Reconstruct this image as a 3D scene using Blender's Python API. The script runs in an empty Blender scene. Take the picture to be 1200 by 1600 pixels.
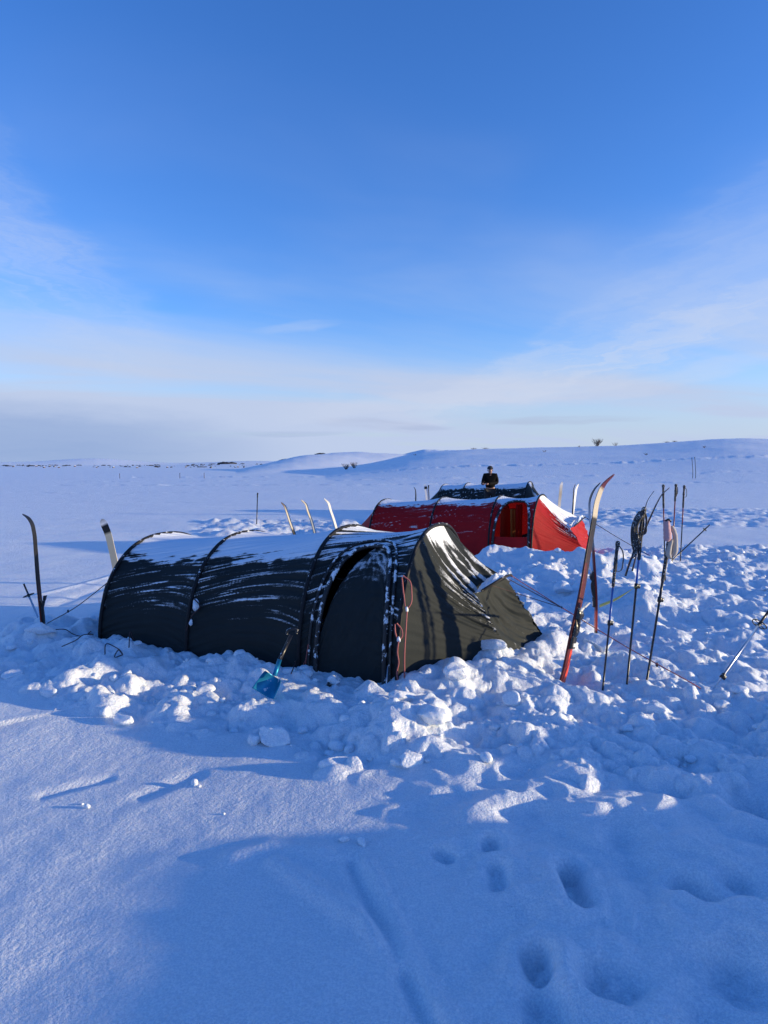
import bpy, bmesh, math, random
import numpy as np
from mathutils import Vector, Matrix
R = math.radians
random.seed(7); rng = np.random.RandomState(11)
scene = bpy.context.scene
C = scene.collection

# ------------------------------------------------------------------ camera
EYE, F, PITCH = 1.68, 1085.0, R(3.69)
cam = bpy.data.cameras.new('camera'); cam_o = bpy.data.objects.new('camera', cam); C.objects.link(cam_o)
cam.sensor_fit = 'VERTICAL'; cam.sensor_height = 36.0; cam.lens = F/1600*36
cam.clip_start = 0.05; cam.clip_end = 30000
cam_o.location = (0, 0, EYE); cam_o.rotation_euler = (R(90)-PITCH, 0, 0)
scene.camera = cam_o

# ------------------------------------------------------------------ light
SUN_EL, SUN_AZ = R(7.4), R(95.2)            # azimuth clockwise from +Y (the view direction)
S = Vector((math.sin(SUN_AZ)*math.cos(SUN_EL), math.cos(SUN_AZ)*math.cos(SUN_EL), math.sin(SUN_EL)))
sun = bpy.data.lights.new('sun', 'SUN'); sun_o = bpy.data.objects.new('sun', sun); C.objects.link(sun_o)
sun.energy = 3.8; sun.angle = R(0.8); sun.color = (1.0, 0.81, 0.50)
sun_o.location = (30, 0, 10); sun_o.rotation_euler = (-S).to_track_quat('-Z', 'Y').to_euler()

world = bpy.data.worlds.new('World'); scene.world = world; world.use_nodes = True
nt = world.node_tree; nt.nodes.clear()
def N(tree, typ, **kw):
    n = tree.nodes.new(typ)
    for k, v in kw.items(): setattr(n, k, v)
    return n
def math_(tree, op, a, b=None, c=None, clamp=False):
    n = N(tree, 'ShaderNodeMath', operation=op, use_clamp=clamp)
    for i, v in enumerate((a, b, c)):
        if v is None: continue
        if hasattr(v, 'is_output'): tree.links.new(v, n.inputs[i])
        else: n.inputs[i].default_value = v
    return n.outputs[0]
def smooth_(tree, v, a, b, lo=0.0, hi=1.0):
    n = N(tree, 'ShaderNodeMapRange', interpolation_type='SMOOTHSTEP')
    tree.links.new(v, n.inputs[0])
    for i, q in enumerate((a, b, lo, hi)): n.inputs[i+1].default_value = q
    return n.outputs[0]
def mixc(tree, fac, a, b, typ='MIX'):
    n = N(tree, 'ShaderNodeMix', data_type='RGBA', blend_type=typ)
    for s, v in ((n.inputs[0], fac), (n.inputs[6], a), (n.inputs[7], b)):
        if hasattr(v, 'is_output'): tree.links.new(v, s)
        else: s.default_value = v if not isinstance(v, tuple) else (*v, 1)[:4]
    return n.outputs[2]
def comb(tree, x, y, z):
    n = N(tree, 'ShaderNodeCombineXYZ')
    for i, v in enumerate((x, y, z)):
        if hasattr(v, 'is_output'): tree.links.new(v, n.inputs[i])
        else: n.inputs[i].default_value = v
    return n.outputs[0]
def noise_(tree, vec, scale, detail=4, rough=.55, dist=0.0):
    n = N(tree, 'ShaderNodeTexNoise'); n.inputs['Scale'].default_value = scale
    n.inputs['Detail'].default_value = detail; n.inputs['Roughness'].default_value = rough
    n.inputs['Distortion'].default_value = dist
    if vec is not None: tree.links.new(vec, n.inputs['Vector'])
    return n.outputs[0]

sky = N(nt, 'ShaderNodeTexSky', sky_type='NISHITA'); sky.sun_disc = False
sky.sun_elevation = SUN_EL; sky.sun_rotation = SUN_AZ
sky.altitude = 300; sky.air_density = 1.0; sky.dust_density = 0.25; sky.ozone_density = 2.0
hs = N(nt, 'ShaderNodeHueSaturation'); hs.inputs['Saturation'].default_value = 1.22
nt.links.new(sky.outputs[0], hs.inputs['Color'])
SKYMUL = (0.74, 0.92, 1.52)
base = mixc(nt, 1.0, hs.outputs[0], SKYMUL, 'MULTIPLY')
tc = N(nt, 'ShaderNodeTexCoord'); sep = N(nt, 'ShaderNodeSeparateXYZ'); nt.links.new(tc.outputs['Generated'], sep.inputs[0])
el = math_(nt, 'MULTIPLY', math_(nt, 'ARCSINE', sep.outputs[2]), 57.2958)      # degrees
az = math_(nt, 'MULTIPLY', math_(nt, 'ARCTAN2', sep.outputs[0], sep.outputs[1]), 57.2958)
# high cirrus: noise over the plane of a high cloud sheet
den = math_(nt, 'ADD', math_(nt, 'MAXIMUM', sep.outputs[2], 0.0), 0.10)
cu = math_(nt, 'DIVIDE', sep.outputs[0], den); cv = math_(nt, 'DIVIDE', sep.outputs[1], den)
cu2 = math_(nt, 'ADD', math_(nt, 'MULTIPLY', cu, .45), math_(nt, 'MULTIPLY', cv, .12))
cv2 = math_(nt, 'ADD', math_(nt, 'MULTIPLY', cu, -.35), math_(nt, 'MULTIPLY', cv, .95))
cir = noise_(nt, comb(nt, cu2, cv2, 3.1), 0.55, 6, .52, .35)
veil = noise_(nt, comb(nt, math_(nt, 'MULTIPLY', az, .030), math_(nt, 'MULTIPLY', el, .085), 7.3), 1.0, 4, .5, .3)
low = smooth_(nt, el, -1.0, 12.3, 1.0, 0.0)                                      # pale band towards the horizon
lowm = smooth_(nt, el, 6.0, 22.0, 1.0, 0.0)
cir_f = math_(nt, 'MULTIPLY', smooth_(nt, cir, .44, .68), math_(nt, 'MULTIPLY', lowm, .62))
veil_f = math_(nt, 'MULTIPLY', smooth_(nt, veil, .42, .75), smooth_(nt, el, 4.0, 32.0, .36, 0.0))
high = math_(nt, 'MULTIPLY', smooth_(nt, cir, .5, .8), .10)
fac = math_(nt, 'ADD', math_(nt, 'ADD', cir_f, veil_f), math_(nt, 'ADD', math_(nt, 'MULTIPLY', low, .95), high), clamp=True)
CLOUD = (2.2, 2.6, 3.5)
skyc = mixc(nt, fac, base, CLOUD)
# long streak rising to the right
def streak(tree, prev, a0, e0, slope, wa, we, amp, col, seed, nm=2.2, fl=.35):
    da = math_(tree, 'SUBTRACT', az, a0)
    nz = math_(tree, 'MULTIPLY', math_(tree, 'SUBTRACT', noise_(tree, comb(tree, math_(tree,'MULTIPLY',az,.12), math_(tree,'MULTIPLY',el,.5), seed), 1.2, 5, .6), .5), we*nm)
    de = math_(tree, 'ADD', math_(tree, 'SUBTRACT', math_(tree, 'SUBTRACT', el, e0), math_(tree, 'MULTIPLY', da, slope)), nz)
    q = math_(tree, 'ADD', math_(tree, 'POWER', math_(tree, 'DIVIDE', da, wa), 2.0), math_(tree, 'POWER', math_(tree, 'DIVIDE', de, we), 2.0))
    fib = noise_(tree, comb(tree, math_(tree,'MULTIPLY',da,.085), math_(tree,'MULTIPLY',de,.95), seed+20), 1.0, 6, .62, .25)
    f = math_(tree, 'MULTIPLY', math_(tree, 'MULTIPLY', smooth_(tree, q, 0.0, 1.0, 1.0, 0.0), smooth_(tree, fib, .36, .66, fl, 1.0)), amp)
    return mixc(tree, f, prev, col)
skyc = streak(nt, skyc, -31, 1.0, .0, 26, 4.6, .98, (1.30, 1.80, 2.95), 6.6, .5, .9)
W_ = (2.75, 3.0, 3.6)
skyc = streak(nt, skyc, 17, 8.2, .26, 20, 2.6, .50, W_, 1.1)
skyc = streak(nt, skyc, 21, 12.5, .42, 15, 2.6, .15, W_, 12.1)
skyc = streak(nt, skyc, 24, 16.5, .5, 13, 3.0, .07, W_, 14.1)
skyc = streak(nt, skyc, 4, 5.6, .10, 16, 1.6, .34, W_, 16.3)
skyc = streak(nt, skyc, -27, 14.0, -.50, 13, 6.0, .24, W_, 18.3, 1.2, .45)
skyc = streak(nt, skyc, -31, 21.0, -.9, 9, 6.0, .12, W_, 19.3, 1.2, .4)
skyc = streak(nt, skyc, -7, 11.2, .12, 4, .5, .25, W_, 21.3)
skyc = streak(nt, skyc, 20, 6.4, .16, 13, 1.0, .33, W_, 4.7)
skyc = streak(nt, skyc, 14.5, 3.75, -.01, 7.5, .48, .50, (1.75, 1.95, 2.75), 2.4)
skyc = streak(nt, skyc, -0.5, 3.5, -.08, 6.0, .65, .36, (1.8, 2.0, 2.8), 5.4)
skyc = streak(nt, skyc, -7.3, 2.75, .015, 5.4, .30, .55, (1.15, 1.55, 2.6), 8.4)
skyc = streak(nt, skyc, 3.2, 3.15, .0, 3.0, .28, .34, (1.45, 1.75, 2.65), 9.9)
bg = N(nt, 'ShaderNodeBackground'); bg.inputs[1].default_value = 0.14
nt.links.new(skyc, bg.inputs[0])
wo = N(nt, 'ShaderNodeOutputWorld'); nt.links.new(bg.outputs[0], wo.inputs[0])

vs = scene.view_settings
vs.view_transform = 'Standard'; vs.look = 'None'; vs.exposure = 0.75; vs.gamma = 1.0; vs.use_curve_mapping = False
scene.cycles.max_bounces = 6; scene.cycles.diffuse_bounces = 3; scene.cycles.transmission_bounces = 5
scene.cycles.use_denoising = True

# ------------------------------------------------------------------ helpers
def ray(px, py):
    xc = (px-600)/F; yc = -(py-800)/F
    return Vector((xc, math.cos(PITCH)+yc*math.sin(PITCH), -math.sin(PITCH)+yc*math.cos(PITCH)))
def G(px, py, z=0.0):                       # where the sight line meets height z
    d = ray(px, py); t = (z-EYE)/d.z
    return Vector((0, 0, EYE)) + d*t
def D(px, py, Y):                           # where it meets depth Y
    d = ray(px, py); return Vector((0, 0, EYE)) + d*(Y/d.y)

def tagit(o, label=None, cat=None, group=None, kind=None):
    if label: o['label'] = label
    if cat: o['category'] = cat
    if group: o['group'] = group
    if kind: o['kind'] = kind
    return o
def thing(name, label, cat, loc, group=None):
    o = bpy.data.objects.new(name, None); C.objects.link(o); o.location = loc
    o.empty_display_size = .1
    return tagit(o, label, cat, group)
def link(name, me, m, parent=None):
    o = bpy.data.objects.new(name, me); C.objects.link(o)
    if m is not None: me.materials.append(m)
    if parent is not None:
        o.parent = parent
        p = Vector((0, 0, 0)); q = parent
        while q is not None: p += q.location; q = q.parent
        o.location = -p                      # meshes are written in world coordinates
        if len(me.vertices):
            c = np.empty(len(me.vertices)*3, np.float32); me.vertices.foreach_get('co', c)
            c = c.reshape(-1, 3); mid = (c.min(0)+c.max(0))/2
            c -= mid; me.vertices.foreach_set('co', c.ravel()); me.update()
            o.location = Vector(mid.tolist()) - p
    return o
def mesh_np(name, V, Fq, smooth=True, attrs=None):
    me = bpy.data.meshes.new(name)
    V = np.asarray(V, np.float32).reshape(-1, 3); Fq = np.asarray(Fq, np.int32)
    n, k = Fq.shape
    me.vertices.add(len(V)); me.vertices.foreach_set('co', V.ravel())
    me.loops.add(n*k); me.loops.foreach_set('vertex_index', Fq.ravel())
    me.polygons.add(n); me.polygons.foreach_set('loop_start', np.arange(0, n*k, k, dtype=np.int32))
    me.polygons.foreach_set('loop_total', np.full(n, k, np.int32))
    me.polygons.foreach_set('use_smooth', np.full(n, smooth, bool))
    me.update(calc_edges=True)
    for an, (dom, data) in (attrs or {}).items():
        if data.ndim == 1:
            a = me.attributes.new(an, 'FLOAT', 'POINT'); a.data.foreach_set('value', data.astype(np.float32))
        else:
            a = me.attributes.new(an, 'FLOAT_COLOR', 'POINT')
            if data.shape[1] == 3: data = np.c_[data, np.ones(len(data))]
            a.data.foreach_set('color', data.astype(np.float32).ravel())
    return me
def grid_faces(nu, nv, keep=None, closed_v=False):
    i, j = np.meshgrid(np.arange(nu-1), np.arange(nv if closed_v else nv-1), indexing='ij')
    j2 = (j+1) % nv
    f = np.stack([i*nv+j, (i+1)*nv+j, (i+1)*nv+j2, i*nv+j2], -1).reshape(-1, 4)
    return f if keep is None else f[keep.ravel()]
def tube_np(pts, rad, seg=8, caps=True):
    P = np.array([tuple(p) for p in pts], float); n = len(P)
    r = np.full(n, rad) if np.isscalar(rad) else np.asarray(rad, float)
    T = np.gradient(P, axis=0); T /= np.linalg.norm(T, axis=1, keepdims=True)+1e-9
    up = np.array([0., 0, 1]) if abs(T[0, 2]) < .9 else np.array([0., 1, 0])
    A = np.cross(T[0], up); A /= np.linalg.norm(A)
    V = []
    for i in range(n):
        A = A - T[i]*np.dot(A, T[i]); A /= np.linalg.norm(A)+1e-9
        B = np.cross(T[i], A)
        a = np.linspace(0, 2*np.pi, seg, endpoint=False)
        V.append(P[i]+r[i]*(np.cos(a)[:, None]*A+np.sin(a)[:, None]*B))
    V = np.concatenate(V); Fq = grid_faces(n, seg, closed_v=True)
    if caps:
        V = np.concatenate([V, P[:1], P[-1:]]); c0, c1 = n*seg, n*seg+1
        k = np.arange(seg); k2 = (k+1) % seg
        Fq = np.concatenate([Fq, np.stack([k2, k, np.full(seg, c0), np.full(seg, c0)], -1)*1, np.stack([(n-1)*seg+k, (n-1)*seg+k2, np.full(seg, c1), np.full(seg, c1)], -1)])
    return V, Fq
class MB:                                    # collects shapes into one mesh
    def __init__(s): s.V = []; s.F = []; s.n = 0
    def add(s, V, Fc):
        V = np.asarray(V, float)
        for f in np.asarray(Fc): s.F.append(tuple(dict.fromkeys((f+s.n).tolist())))
        s.V.append(V); s.n += len(V); return s
    def tube(s, pts, rad, seg=8): return s.add(*tube_np(pts, rad, seg))
    def box(s, c, ax, ay, az):               # centre, half vectors
        c, ax, ay, az = [np.array(tuple(v), float) for v in (c, ax, ay, az)]
        V = [c+i*ax+j*ay+k*az for i in (-1, 1) for j in (-1, 1) for k in (-1, 1)]
        return s.add(V, [(0,1,3,2),(4,6,7,5),(0,4,5,1),(2,3,7,6),(0,2,6,4),(1,5,7,3)])
    def mesh(s, name, smooth=True):
        me = bpy.data.meshes.new(name)
        me.from_pydata(np.concatenate(s.V).tolist(), [], s.F); me.update()
        me.polygons.foreach_set('use_smooth', np.full(len(me.polygons), smooth, bool)); return me
    def build(s, name, m, parent=None, smooth=True): return link(name, s.mesh(name, smooth), m, parent)
def spline(pts, n):
    P = np.array([tuple(p) for p in pts], float)
    d = np.r_[0, np.cumsum(np.linalg.norm(np.diff(P, axis=0), axis=1))]
    t = np.linspace(0, d[-1], n); m = np.gradient(P, d, axis=0)
    k = np.clip(np.searchsorted(d, t, 'right')-1, 0, len(d)-2); h = (d[k+1]-d[k]); u = ((t-d[k])/h)[:, None]; h = h[:, None]
    return (2*u**3-3*u**2+1)*P[k]+(u**3-2*u**2+u)*h*m[k]+(-2*u**3+3*u**2)*P[k+1]+(u**3-u**2)*h*m[k+1]

# gradient noise
def _h(ix, iy, s):
    n = (ix.astype(np.int64)*374761393 + iy.astype(np.int64)*668265263 + s*974634777) & 0x7fffffff
    n = ((n ^ (n >> 13))*1274126177) & 0x7fffffff
    return ((n ^ (n >> 16)) & 0xffff)/65536.0*2*np.pi
def perlin(x, y, s=0):
    x = np.asarray(x, float); y = np.asarray(y, float)
    ix = np.floor(x); iy = np.floor(y); fx = x-ix; fy = y-iy; ix = ix.astype(np.int64); iy = iy.astype(np.int64)
    u = fx**3*(fx*(fx*6-15)+10); v = fy**3*(fy*(fy*6-15)+10)
    def g(a, b):
        h = _h(ix+a, iy+b, s); return np.cos(h)*(fx-a)+np.sin(h)*(fy-b)
    return ((g(0,0)*(1-u)+g(1,0)*u)*(1-v)+(g(0,1)*(1-u)+g(1,1)*u)*v)*1.5
def fbm(x, y, s=0, o=4, g=.5):
    r = 0; a = 1; f = 1
    for k in range(o): r = r+a*perlin(x*f, y*f, s+k*17); a *= g; f *= 2.03
    return r
def sst(x, a, b):
    t = np.clip((x-a)/(b-a), 0, 1); return t*t*(3-2*t)

# ------------------------------------------------------------------ materials
def mat(name):
    m = bpy.data.materials.new(name); m.use_nodes = True; t = m.node_tree; b = t.nodes['Principled BSDF']; return m, t, b
def plain(name, col, rough=.5, metal=0.0, var=.12, scale=40.0, bump=0.0, bscale=200., sheen=0.0, snow=0.0, sn_scale=60., sn_th=.55):
    m, t, b = mat(name)
    tcn = N(t, 'ShaderNodeTexCoord'); nz = noise_(t, tcn.outputs['Object'], scale, 4, .6)
    c = mixc(t, nz, tuple(v*(1-var) for v in col), tuple(min(1, v*(1+var)) for v in col))
    b.inputs['Roughness'].default_value = rough; b.inputs['Metallic'].default_value = metal
    if snow > 0:
        g = N(t, 'ShaderNodeNewGeometry'); sp = N(t, 'ShaderNodeSeparateXYZ'); t.links.new(g.outputs['Normal'], sp.inputs[0])
        n2 = noise_(t, tcn.outputs['Object'], sn_scale, 5, .65)
        f = math_(t, 'MULTIPLY', smooth_(t, math_(t, 'ADD', n2, math_(t, 'MULTIPLY', sp.outputs[2], .10)), sn_th, sn_th+.06), snow)
        c = mixc(t, f, c, (.80, .84, .88))
        t.links.new(smooth_(t, f, 0, 1, rough, .8), b.inputs['Roughness'])
    t.links.new(c, b.inputs['Base Color'])
    if bump:
        bn = N(t, 'ShaderNodeBump'); bn.inputs['Strength'].default_value = bump; bn.inputs['Distance'].default_value = .002
        t.links.new(noise_(t, tcn.outputs['Object'], bscale, 3, .6), bn.inputs['Height']); t.links.new(bn.outputs[0], b.inputs['Normal'])
    return m

def snow_mat(name, grain=1.0):
    m, t, b = mat(name)
    tcn = N(t, 'ShaderNodeTexCoord'); g = N(t, 'ShaderNodeNewGeometry'); pos = g.outputs['Position']
    nz = noise_(t, pos, 3.0, 4, .6)
    c = mixc(t, nz, (.83, .865, .90), (.89, .91, .93))
    gr = noise_(t, pos, 120., 3, .75)
    c = mixc(t, smooth_(t, gr, .40, .62), mixc(t, 1.0, c, (.77, .81, .86), 'MULTIPLY'), c)
    t.links.new(c, b.inputs['Base Color']); b.inputs['Roughness'].default_value = .42
    b.inputs['Specular IOR Level'].default_value = .6
    b.inputs['Subsurface Weight'].default_value = .25
    b.inputs['Subsurface Radius'].default_value = (.55, .8, 1.0); b.inputs['Subsurface Scale'].default_value = .03
    h1 = noise_(t, pos, 190., 2, .7); h2 = noise_(t, pos, 55., 3, .6); h3 = noise_(t, pos, 14., 3, .55)
    hh = math_(t, 'ADD', math_(t, 'MULTIPLY', h1, .0042*grain), math_(t, 'ADD', math_(t, 'MULTIPLY', h2, .0115*grain), math_(t, 'MULTIPLY', h3, .014*grain)))
    bn = N(t, 'ShaderNodeBump'); bn.inputs['Strength'].default_value = .85; bn.inputs['Distance'].default_value = 1.0
    t.links.new(hh, bn.inputs['Height']); t.links.new(bn.outputs[0], b.inputs['Normal'])
    return m
M_SNOW = snow_mat('packed_snow'); M_CLOD = snow_mat('snow_clod', .6)

def fabric(name, col, rough=.42, transl=0.0, tcol=None):
    m, t, b = mat(name)
    g = N(t, 'ShaderNodeNewGeometry'); pos = g.outputs['Position']
    at = N(t, 'ShaderNodeAttribute'); at.attribute_name = 'frost'
    nz = noise_(t, pos, 5., 4, .6)
    c = mixc(t, nz, tuple(v*.8 for v in col), tuple(v*1.2 for v in col))
    n1 = noise_(t, pos, 190., 3, .75); n2 = noise_(t, pos, 38., 4, .65)
    f = math_(t, 'ADD', at.outputs['Fac'], math_(t, 'ADD', math_(t, 'MULTIPLY', math_(t, 'SUBTRACT', n1, .5), .75), math_(t, 'MULTIPLY', math_(t, 'SUBTRACT', n2, .5), .55)))
    f = smooth_(t, f, .34, .72)
    f = math_(t, 'MULTIPLY', f, smooth_(t, at.outputs['Fac'], .0, .8, .22, 1.0))
    c2 = mixc(t, f, c, (.78, .82, .87)); t.links.new(c2, b.inputs['Base Color'])
    t.links.new(smooth_(t, f, 0, 1, rough, .75), b.inputs['Roughness'])
    b.inputs['Specular IOR Level'].default_value = .16
    w = N(t, 'ShaderNodeBump'); w.inputs['Strength'].default_value = .6; w.inputs['Distance'].default_value = 1.0
    hh = math_(t, 'ADD', math_(t, 'MULTIPLY', n1, .0010), math_(t, 'ADD', math_(t, 'MULTIPLY', n2, .0025), math_(t, 'MULTIPLY', f, .003)))
    t.links.new(hh, w.inputs['Height']); t.links.new(w.outputs[0], b.inputs['Normal'])
    if transl > 0:
        tr = N(t, 'ShaderNodeBsdfTranslucent'); tr.inputs[0].default_value = (*(tcol or col), 1)
        mx = N(t, 'ShaderNodeMixShader'); k = math_(t, 'MULTIPLY', math_(t, 'SUBTRACT', 1.0, f), transl)
        t.links.new(k, mx.inputs[0]); t.links.new(b.outputs[0], mx.inputs[1]); t.links.new(tr.outputs[0], mx.inputs[2])
        t.links.new(mx.outputs[0], t.nodes['Material Output'].inputs[0])
    return m
M_BLACK = fabric('charcoal_ripstop_fabric', (.018, .023, .024), .72)
M_RED = fabric('red_ripstop_fabric', (.38, .009, .012), .62, .13, (.7, .02, .02))
M_SLEEVE = plain('black_sleeve_webbing', (.012, .012, .014), .55, snow=.9, sn_scale=16, sn_th=.66)
M_SLEEVE2 = plain('black_sleeve_webbing_frosty', (.012, .012, .014), .55, snow=.95, sn_scale=14, sn_th=.57)
M_ROPE = plain('red_black_cord', (.36, .10, .09), .7, var=.8, scale=300)
M_ROPED = plain('dark_cord', (.05, .02, .02), .7, var=.6, scale=300)
M_SLEEVE.node_tree.nodes['Principled BSDF'].inputs['Specular IOR Level'].default_value = .2
M_YELLOW = plain('ochre_inner_tent_fabric', (.40, .13, .02), .7)
M_DARK = plain('dark_gear_fabric', (.012, .012, .014), .8)
M_PLASTIC = plain('black_plastic', (.012, .012, .013), .35, snow=.8, sn_scale=70, sn_th=.63)
M_GRIP = plain('black_foam_grip', (.014, .015, .018), .7, snow=.9, sn_scale=110, sn_th=.60)
M_ALU = plain('silver_aluminium', (.62, .64, .67), .28, 1.0)
M_BLUEP = plain('blue_painted_shaft', (.015, .09, .38), .35)
M_BLACKP = plain('black_carbon_shaft', (.012, .012, .014), .3)
M_REDP = plain('dark_red_shaft', (.20, .02, .02), .35)
M_LBLUE = plain('pale_blue_shaft', (.30, .45, .60), .35)
M_SHOVEL = plain('blue_anodised_aluminium', (.01, .20, .36), .42, .6, var=.25, scale=30, snow=.6, sn_scale=22, sn_th=.66)
M_WHITEP = plain('white_plastic', (.75, .75, .73), .4)
M_TAPE = plain('yellow_webbing_tape', (.62, .60, .16), .6)
M_MITT = plain('pink_grey_wool_fleece', (.50, .30, .32), .9, bump=.6, bscale=120)
M_MITT2 = plain('beige_fleece', (.42, .38, .34), .9, bump=.6, bscale=120)
M_SKIN = plain('skin', (.30, .16, .12), .5)
M_JACKET = plain('black_jacket_fabric', (.004, .004, .005), .8)
M_JACKET.node_tree.nodes['Principled BSDF'].inputs['Specular IOR Level'].default_value = .1
M_HAT = plain('dark_knit_hat', (.02, .022, .03), .9)
M_TWIG = plain('bare_twig_bark', (.07, .05, .045), .9)
M_FARWOOD = plain('dark_far_scrub', (.05, .05, .055), .9)
M_CABIN = plain('dark_stained_cabin_wall', (.10, .06, .05), .9)
def skimat():
    m, t, b = mat('ski_lacquer')
    at = N(t, 'ShaderNodeAttribute'); at.attribute_name = 'col'
    g = N(t, 'ShaderNodeNewGeometry'); n2 = noise_(t, g.outputs['Position'], 60., 5, .65); n3 = noise_(t, g.outputs['Position'], 9., 3, .6)
    at2 = N(t, 'ShaderNodeAttribute'); at2.attribute_name = 'frost'
    f = smooth_(t, math_(t, 'ADD', math_(t, 'ADD', math_(t, 'MULTIPLY', n2, .8), math_(t, 'MULTIPLY', n3, .7)), at2.outputs['Fac']), 1.0, 1.06)
    c = mixc(t, f, at.outputs['Color'], (.80, .83, .86)); t.links.new(c, b.inputs['Base Color'])
    t.links.new(smooth_(t, f, 0, 1, .42, .7), b.inputs['Roughness']); b.inputs['Specular IOR Level'].default_value = .3; return m
M_SKI = skimat()

# ------------------------------------------------------------------ ground
def pw(X, tab):
    a = np.array(tab, float); o = (-1.5, -.75, 0, .75, 1.5)
    w = 26.0                                   # rounded off so that no crease runs down a slope
    return sum(k*np.interp(X+q*w, a[:, 0], a[:, 1]) for q, k in zip(o, (.1, .23, .34, .23, .1)))
def hills(x, y):
    r = np.hypot(x, y); a = np.arctan2(x, y)
    X = np.where(np.abs(a) < 1.35, 600+F*np.tan(np.clip(a, -1.35, 1.35)), np.sign(a)*6000)
    ca = np.cos(np.clip(a, -1.35, 1.35))
    def crest(tab, Rr, r0, r1, r2, k=0.0, X0=570):
        py = pw(X, tab)
        hgt = np.maximum(0, EYE + Rr*(730-py)/F*ca)*1
        q = r-k*np.clip(X-X0, -400, 400)       # the face of the hill may look towards the sun
        return hgt*sst(q, r0, Rr)*(1-.9*sst(q, r1, r2))
    h = crest([(490,742),(520,734),(560,727.5),(600,720),(640,711),(680,706.5),(720,703.5),(800,702.5),(900,700),(1000,697),(1080,691),(1130,687.5),(1170,687.5),(1230,690),(1400,698),(1800,712),(2600,732),(3200,742)], 260., 55., 330., 600.)
    h = np.maximum(h, crest([(340,740),(370,732.5),(400,728.5),(430,724),(460,716.5),(500,711.5),(520,709.5),(560,708),(600,707),(640,709),(690,715),(740,728),(800,740)], 560., 300., 640., 960., .9, 560))
    h = np.maximum(h, crest([(560,735),(600,729),(625,705),(660,702.5),(700,702),(730,706),(760,724),(800,735)], 1500., 1100., 1600., 2200.))
    h = np.maximum(h, crest([(-900,735),(-600,731),(-400,727),(0,728),(60,727),(200,727.5),(300,726),(350,725),(380,724.5),(420,726),(470,728),(600,731),(700,735)], 1900., 1400., 2100., 2600.))
    h = np.maximum(h, crest([(-6000,722),(-500,722),(-100,721),(0,723.5),(60,722),(110,718),(150,715.5),(190,718),(240,722.5),(300,723),(350,720),(410,718),(460,719.5),(520,722),(600,724),(800,722),(2000,720),(6000,722)], 4200., 3000., 5400., 8000., 3.0, 180))
    h = h*(1+.10*fbm(x/70, y/70, 5, 3)*sst(r, 200, 500)*(r < 3000)) + sst(r, 80, 200)*(r<1400)*.25*fbm(x/22, y/22, 9, 3)*np.clip(h, 0, 1)
    return h
# near tent frame (shared with the tents further down)
TA = Vector((.913, -.407, 0)).normalized(); TP = Vector((-TA.y, TA.x, 0))
def gauss_seg(x, y, a, b, w):
    ax, ay = a; bx, by = b; dx, dy = bx-ax, by-ay; L = dx*dx+dy*dy+1e-9
    t = np.clip(((x-ax)*dx+(y-ay)*dy)/L, 0, 1)
    return np.exp(-(((x-ax-t*dx)**2+(y-ay-t*dy)**2)/w**2))
def polyseg(x, y, pts, w):
    m = 0
    for p, q in zip(pts[:-1], pts[1:]): m = np.maximum(m, gauss_seg(x, y, p, q, w))
    return m
def gp(px, py): p = G(px, py); return (p.x, p.y)
def rough_mask(x, y):
    X = 600+F*x/np.maximum(y, .3)
    front = np.interp(X, [-300, 0, 120, 250, 420, 560, 700, 900, 1200, 1500], [5.5, 5.25, 4.75, 4.45, 4.15, 3.75, 3.85, 3.7, 3.5, 3.4])
    front = front+.18*fbm(x*1.3, y*1.3, 31, 3)
    back = np.interp(X, [-200, 0, 150, 200, 700, 760, 900, 1000, 1500], [6.9, 7.3, 7.6, 9.0, 10.5, 14.0, 14.5, 14.6, 15.0])+.4*fbm(x*.8, y*.8, 33, 2)
    m = sst(y, front-.15, front+.35)*(1-sst(y, back-.3, back+.2))
    back2 = sst(X, 290, 330)*(1-sst(X, 600, 640))*sst(y, 16.6, 17.2)*(1-sst(y, 21.0, 23.0))
    r2 = sst(X, 880, 920)*(1-sst(X, 1600, 1900))*sst(y, 18.5, 20.5)*(1-sst(y, 26.5, 30.))*.7
    r3 = (X > 430)*sst(y, 28, 31)*(1-sst(y, 40, 44))*0
    return m, np.maximum(back2, r2)
def base_h(x, y):
    x = np.asarray(x, float); y = np.asarray(y, float)
    r = np.hypot(x, y); h = hills(x, y)
    near = 1-sst(r, 14, 40)
    if h.ndim == 0: x = x.reshape(1); y = y.reshape(1); r = r.reshape(1); h = h.reshape(1); near = near.reshape(1)
    h = h + .018*fbm(x*.55, y*.55, 1, 3)*near + .004*fbm(x*3.1, y*3.1, 2, 3)*(1-sst(r, 6, 16))
    # wind ripples on the far snow field
    h = h + (.018*fbm(x*.22, y*.9, 3, 4))*sst(r, 12, 30)*(1-sst(r, 150, 400))
    # ski and sledge tracks across the field
    for yy, amp, sd in ((66, .16, 1), (84, .14, 2), (118, .28, 3), (34, .03, 4), (47, .05, 6)):
        c = yy+2.5*fbm(x/25, x*0+sd, 40+sd, 3)+.03*x
        h = h+amp*np.exp(-((y-c)/(yy*.018))**2)*fbm(x*.45, y*.5, 50+sd, 3)*(x > -25 - sd*6)
    k = r < 32
    h[k] = near_h(x[k], y[k], r[k], h[k])
    k = (r < 16)
    h[k] = camp_h(x[k], y[k], r[k], h[k])
    k = (r < 5.2)
    h[k] = fore_h(x[k], y[k], r[k], h[k])
    return h
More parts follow.
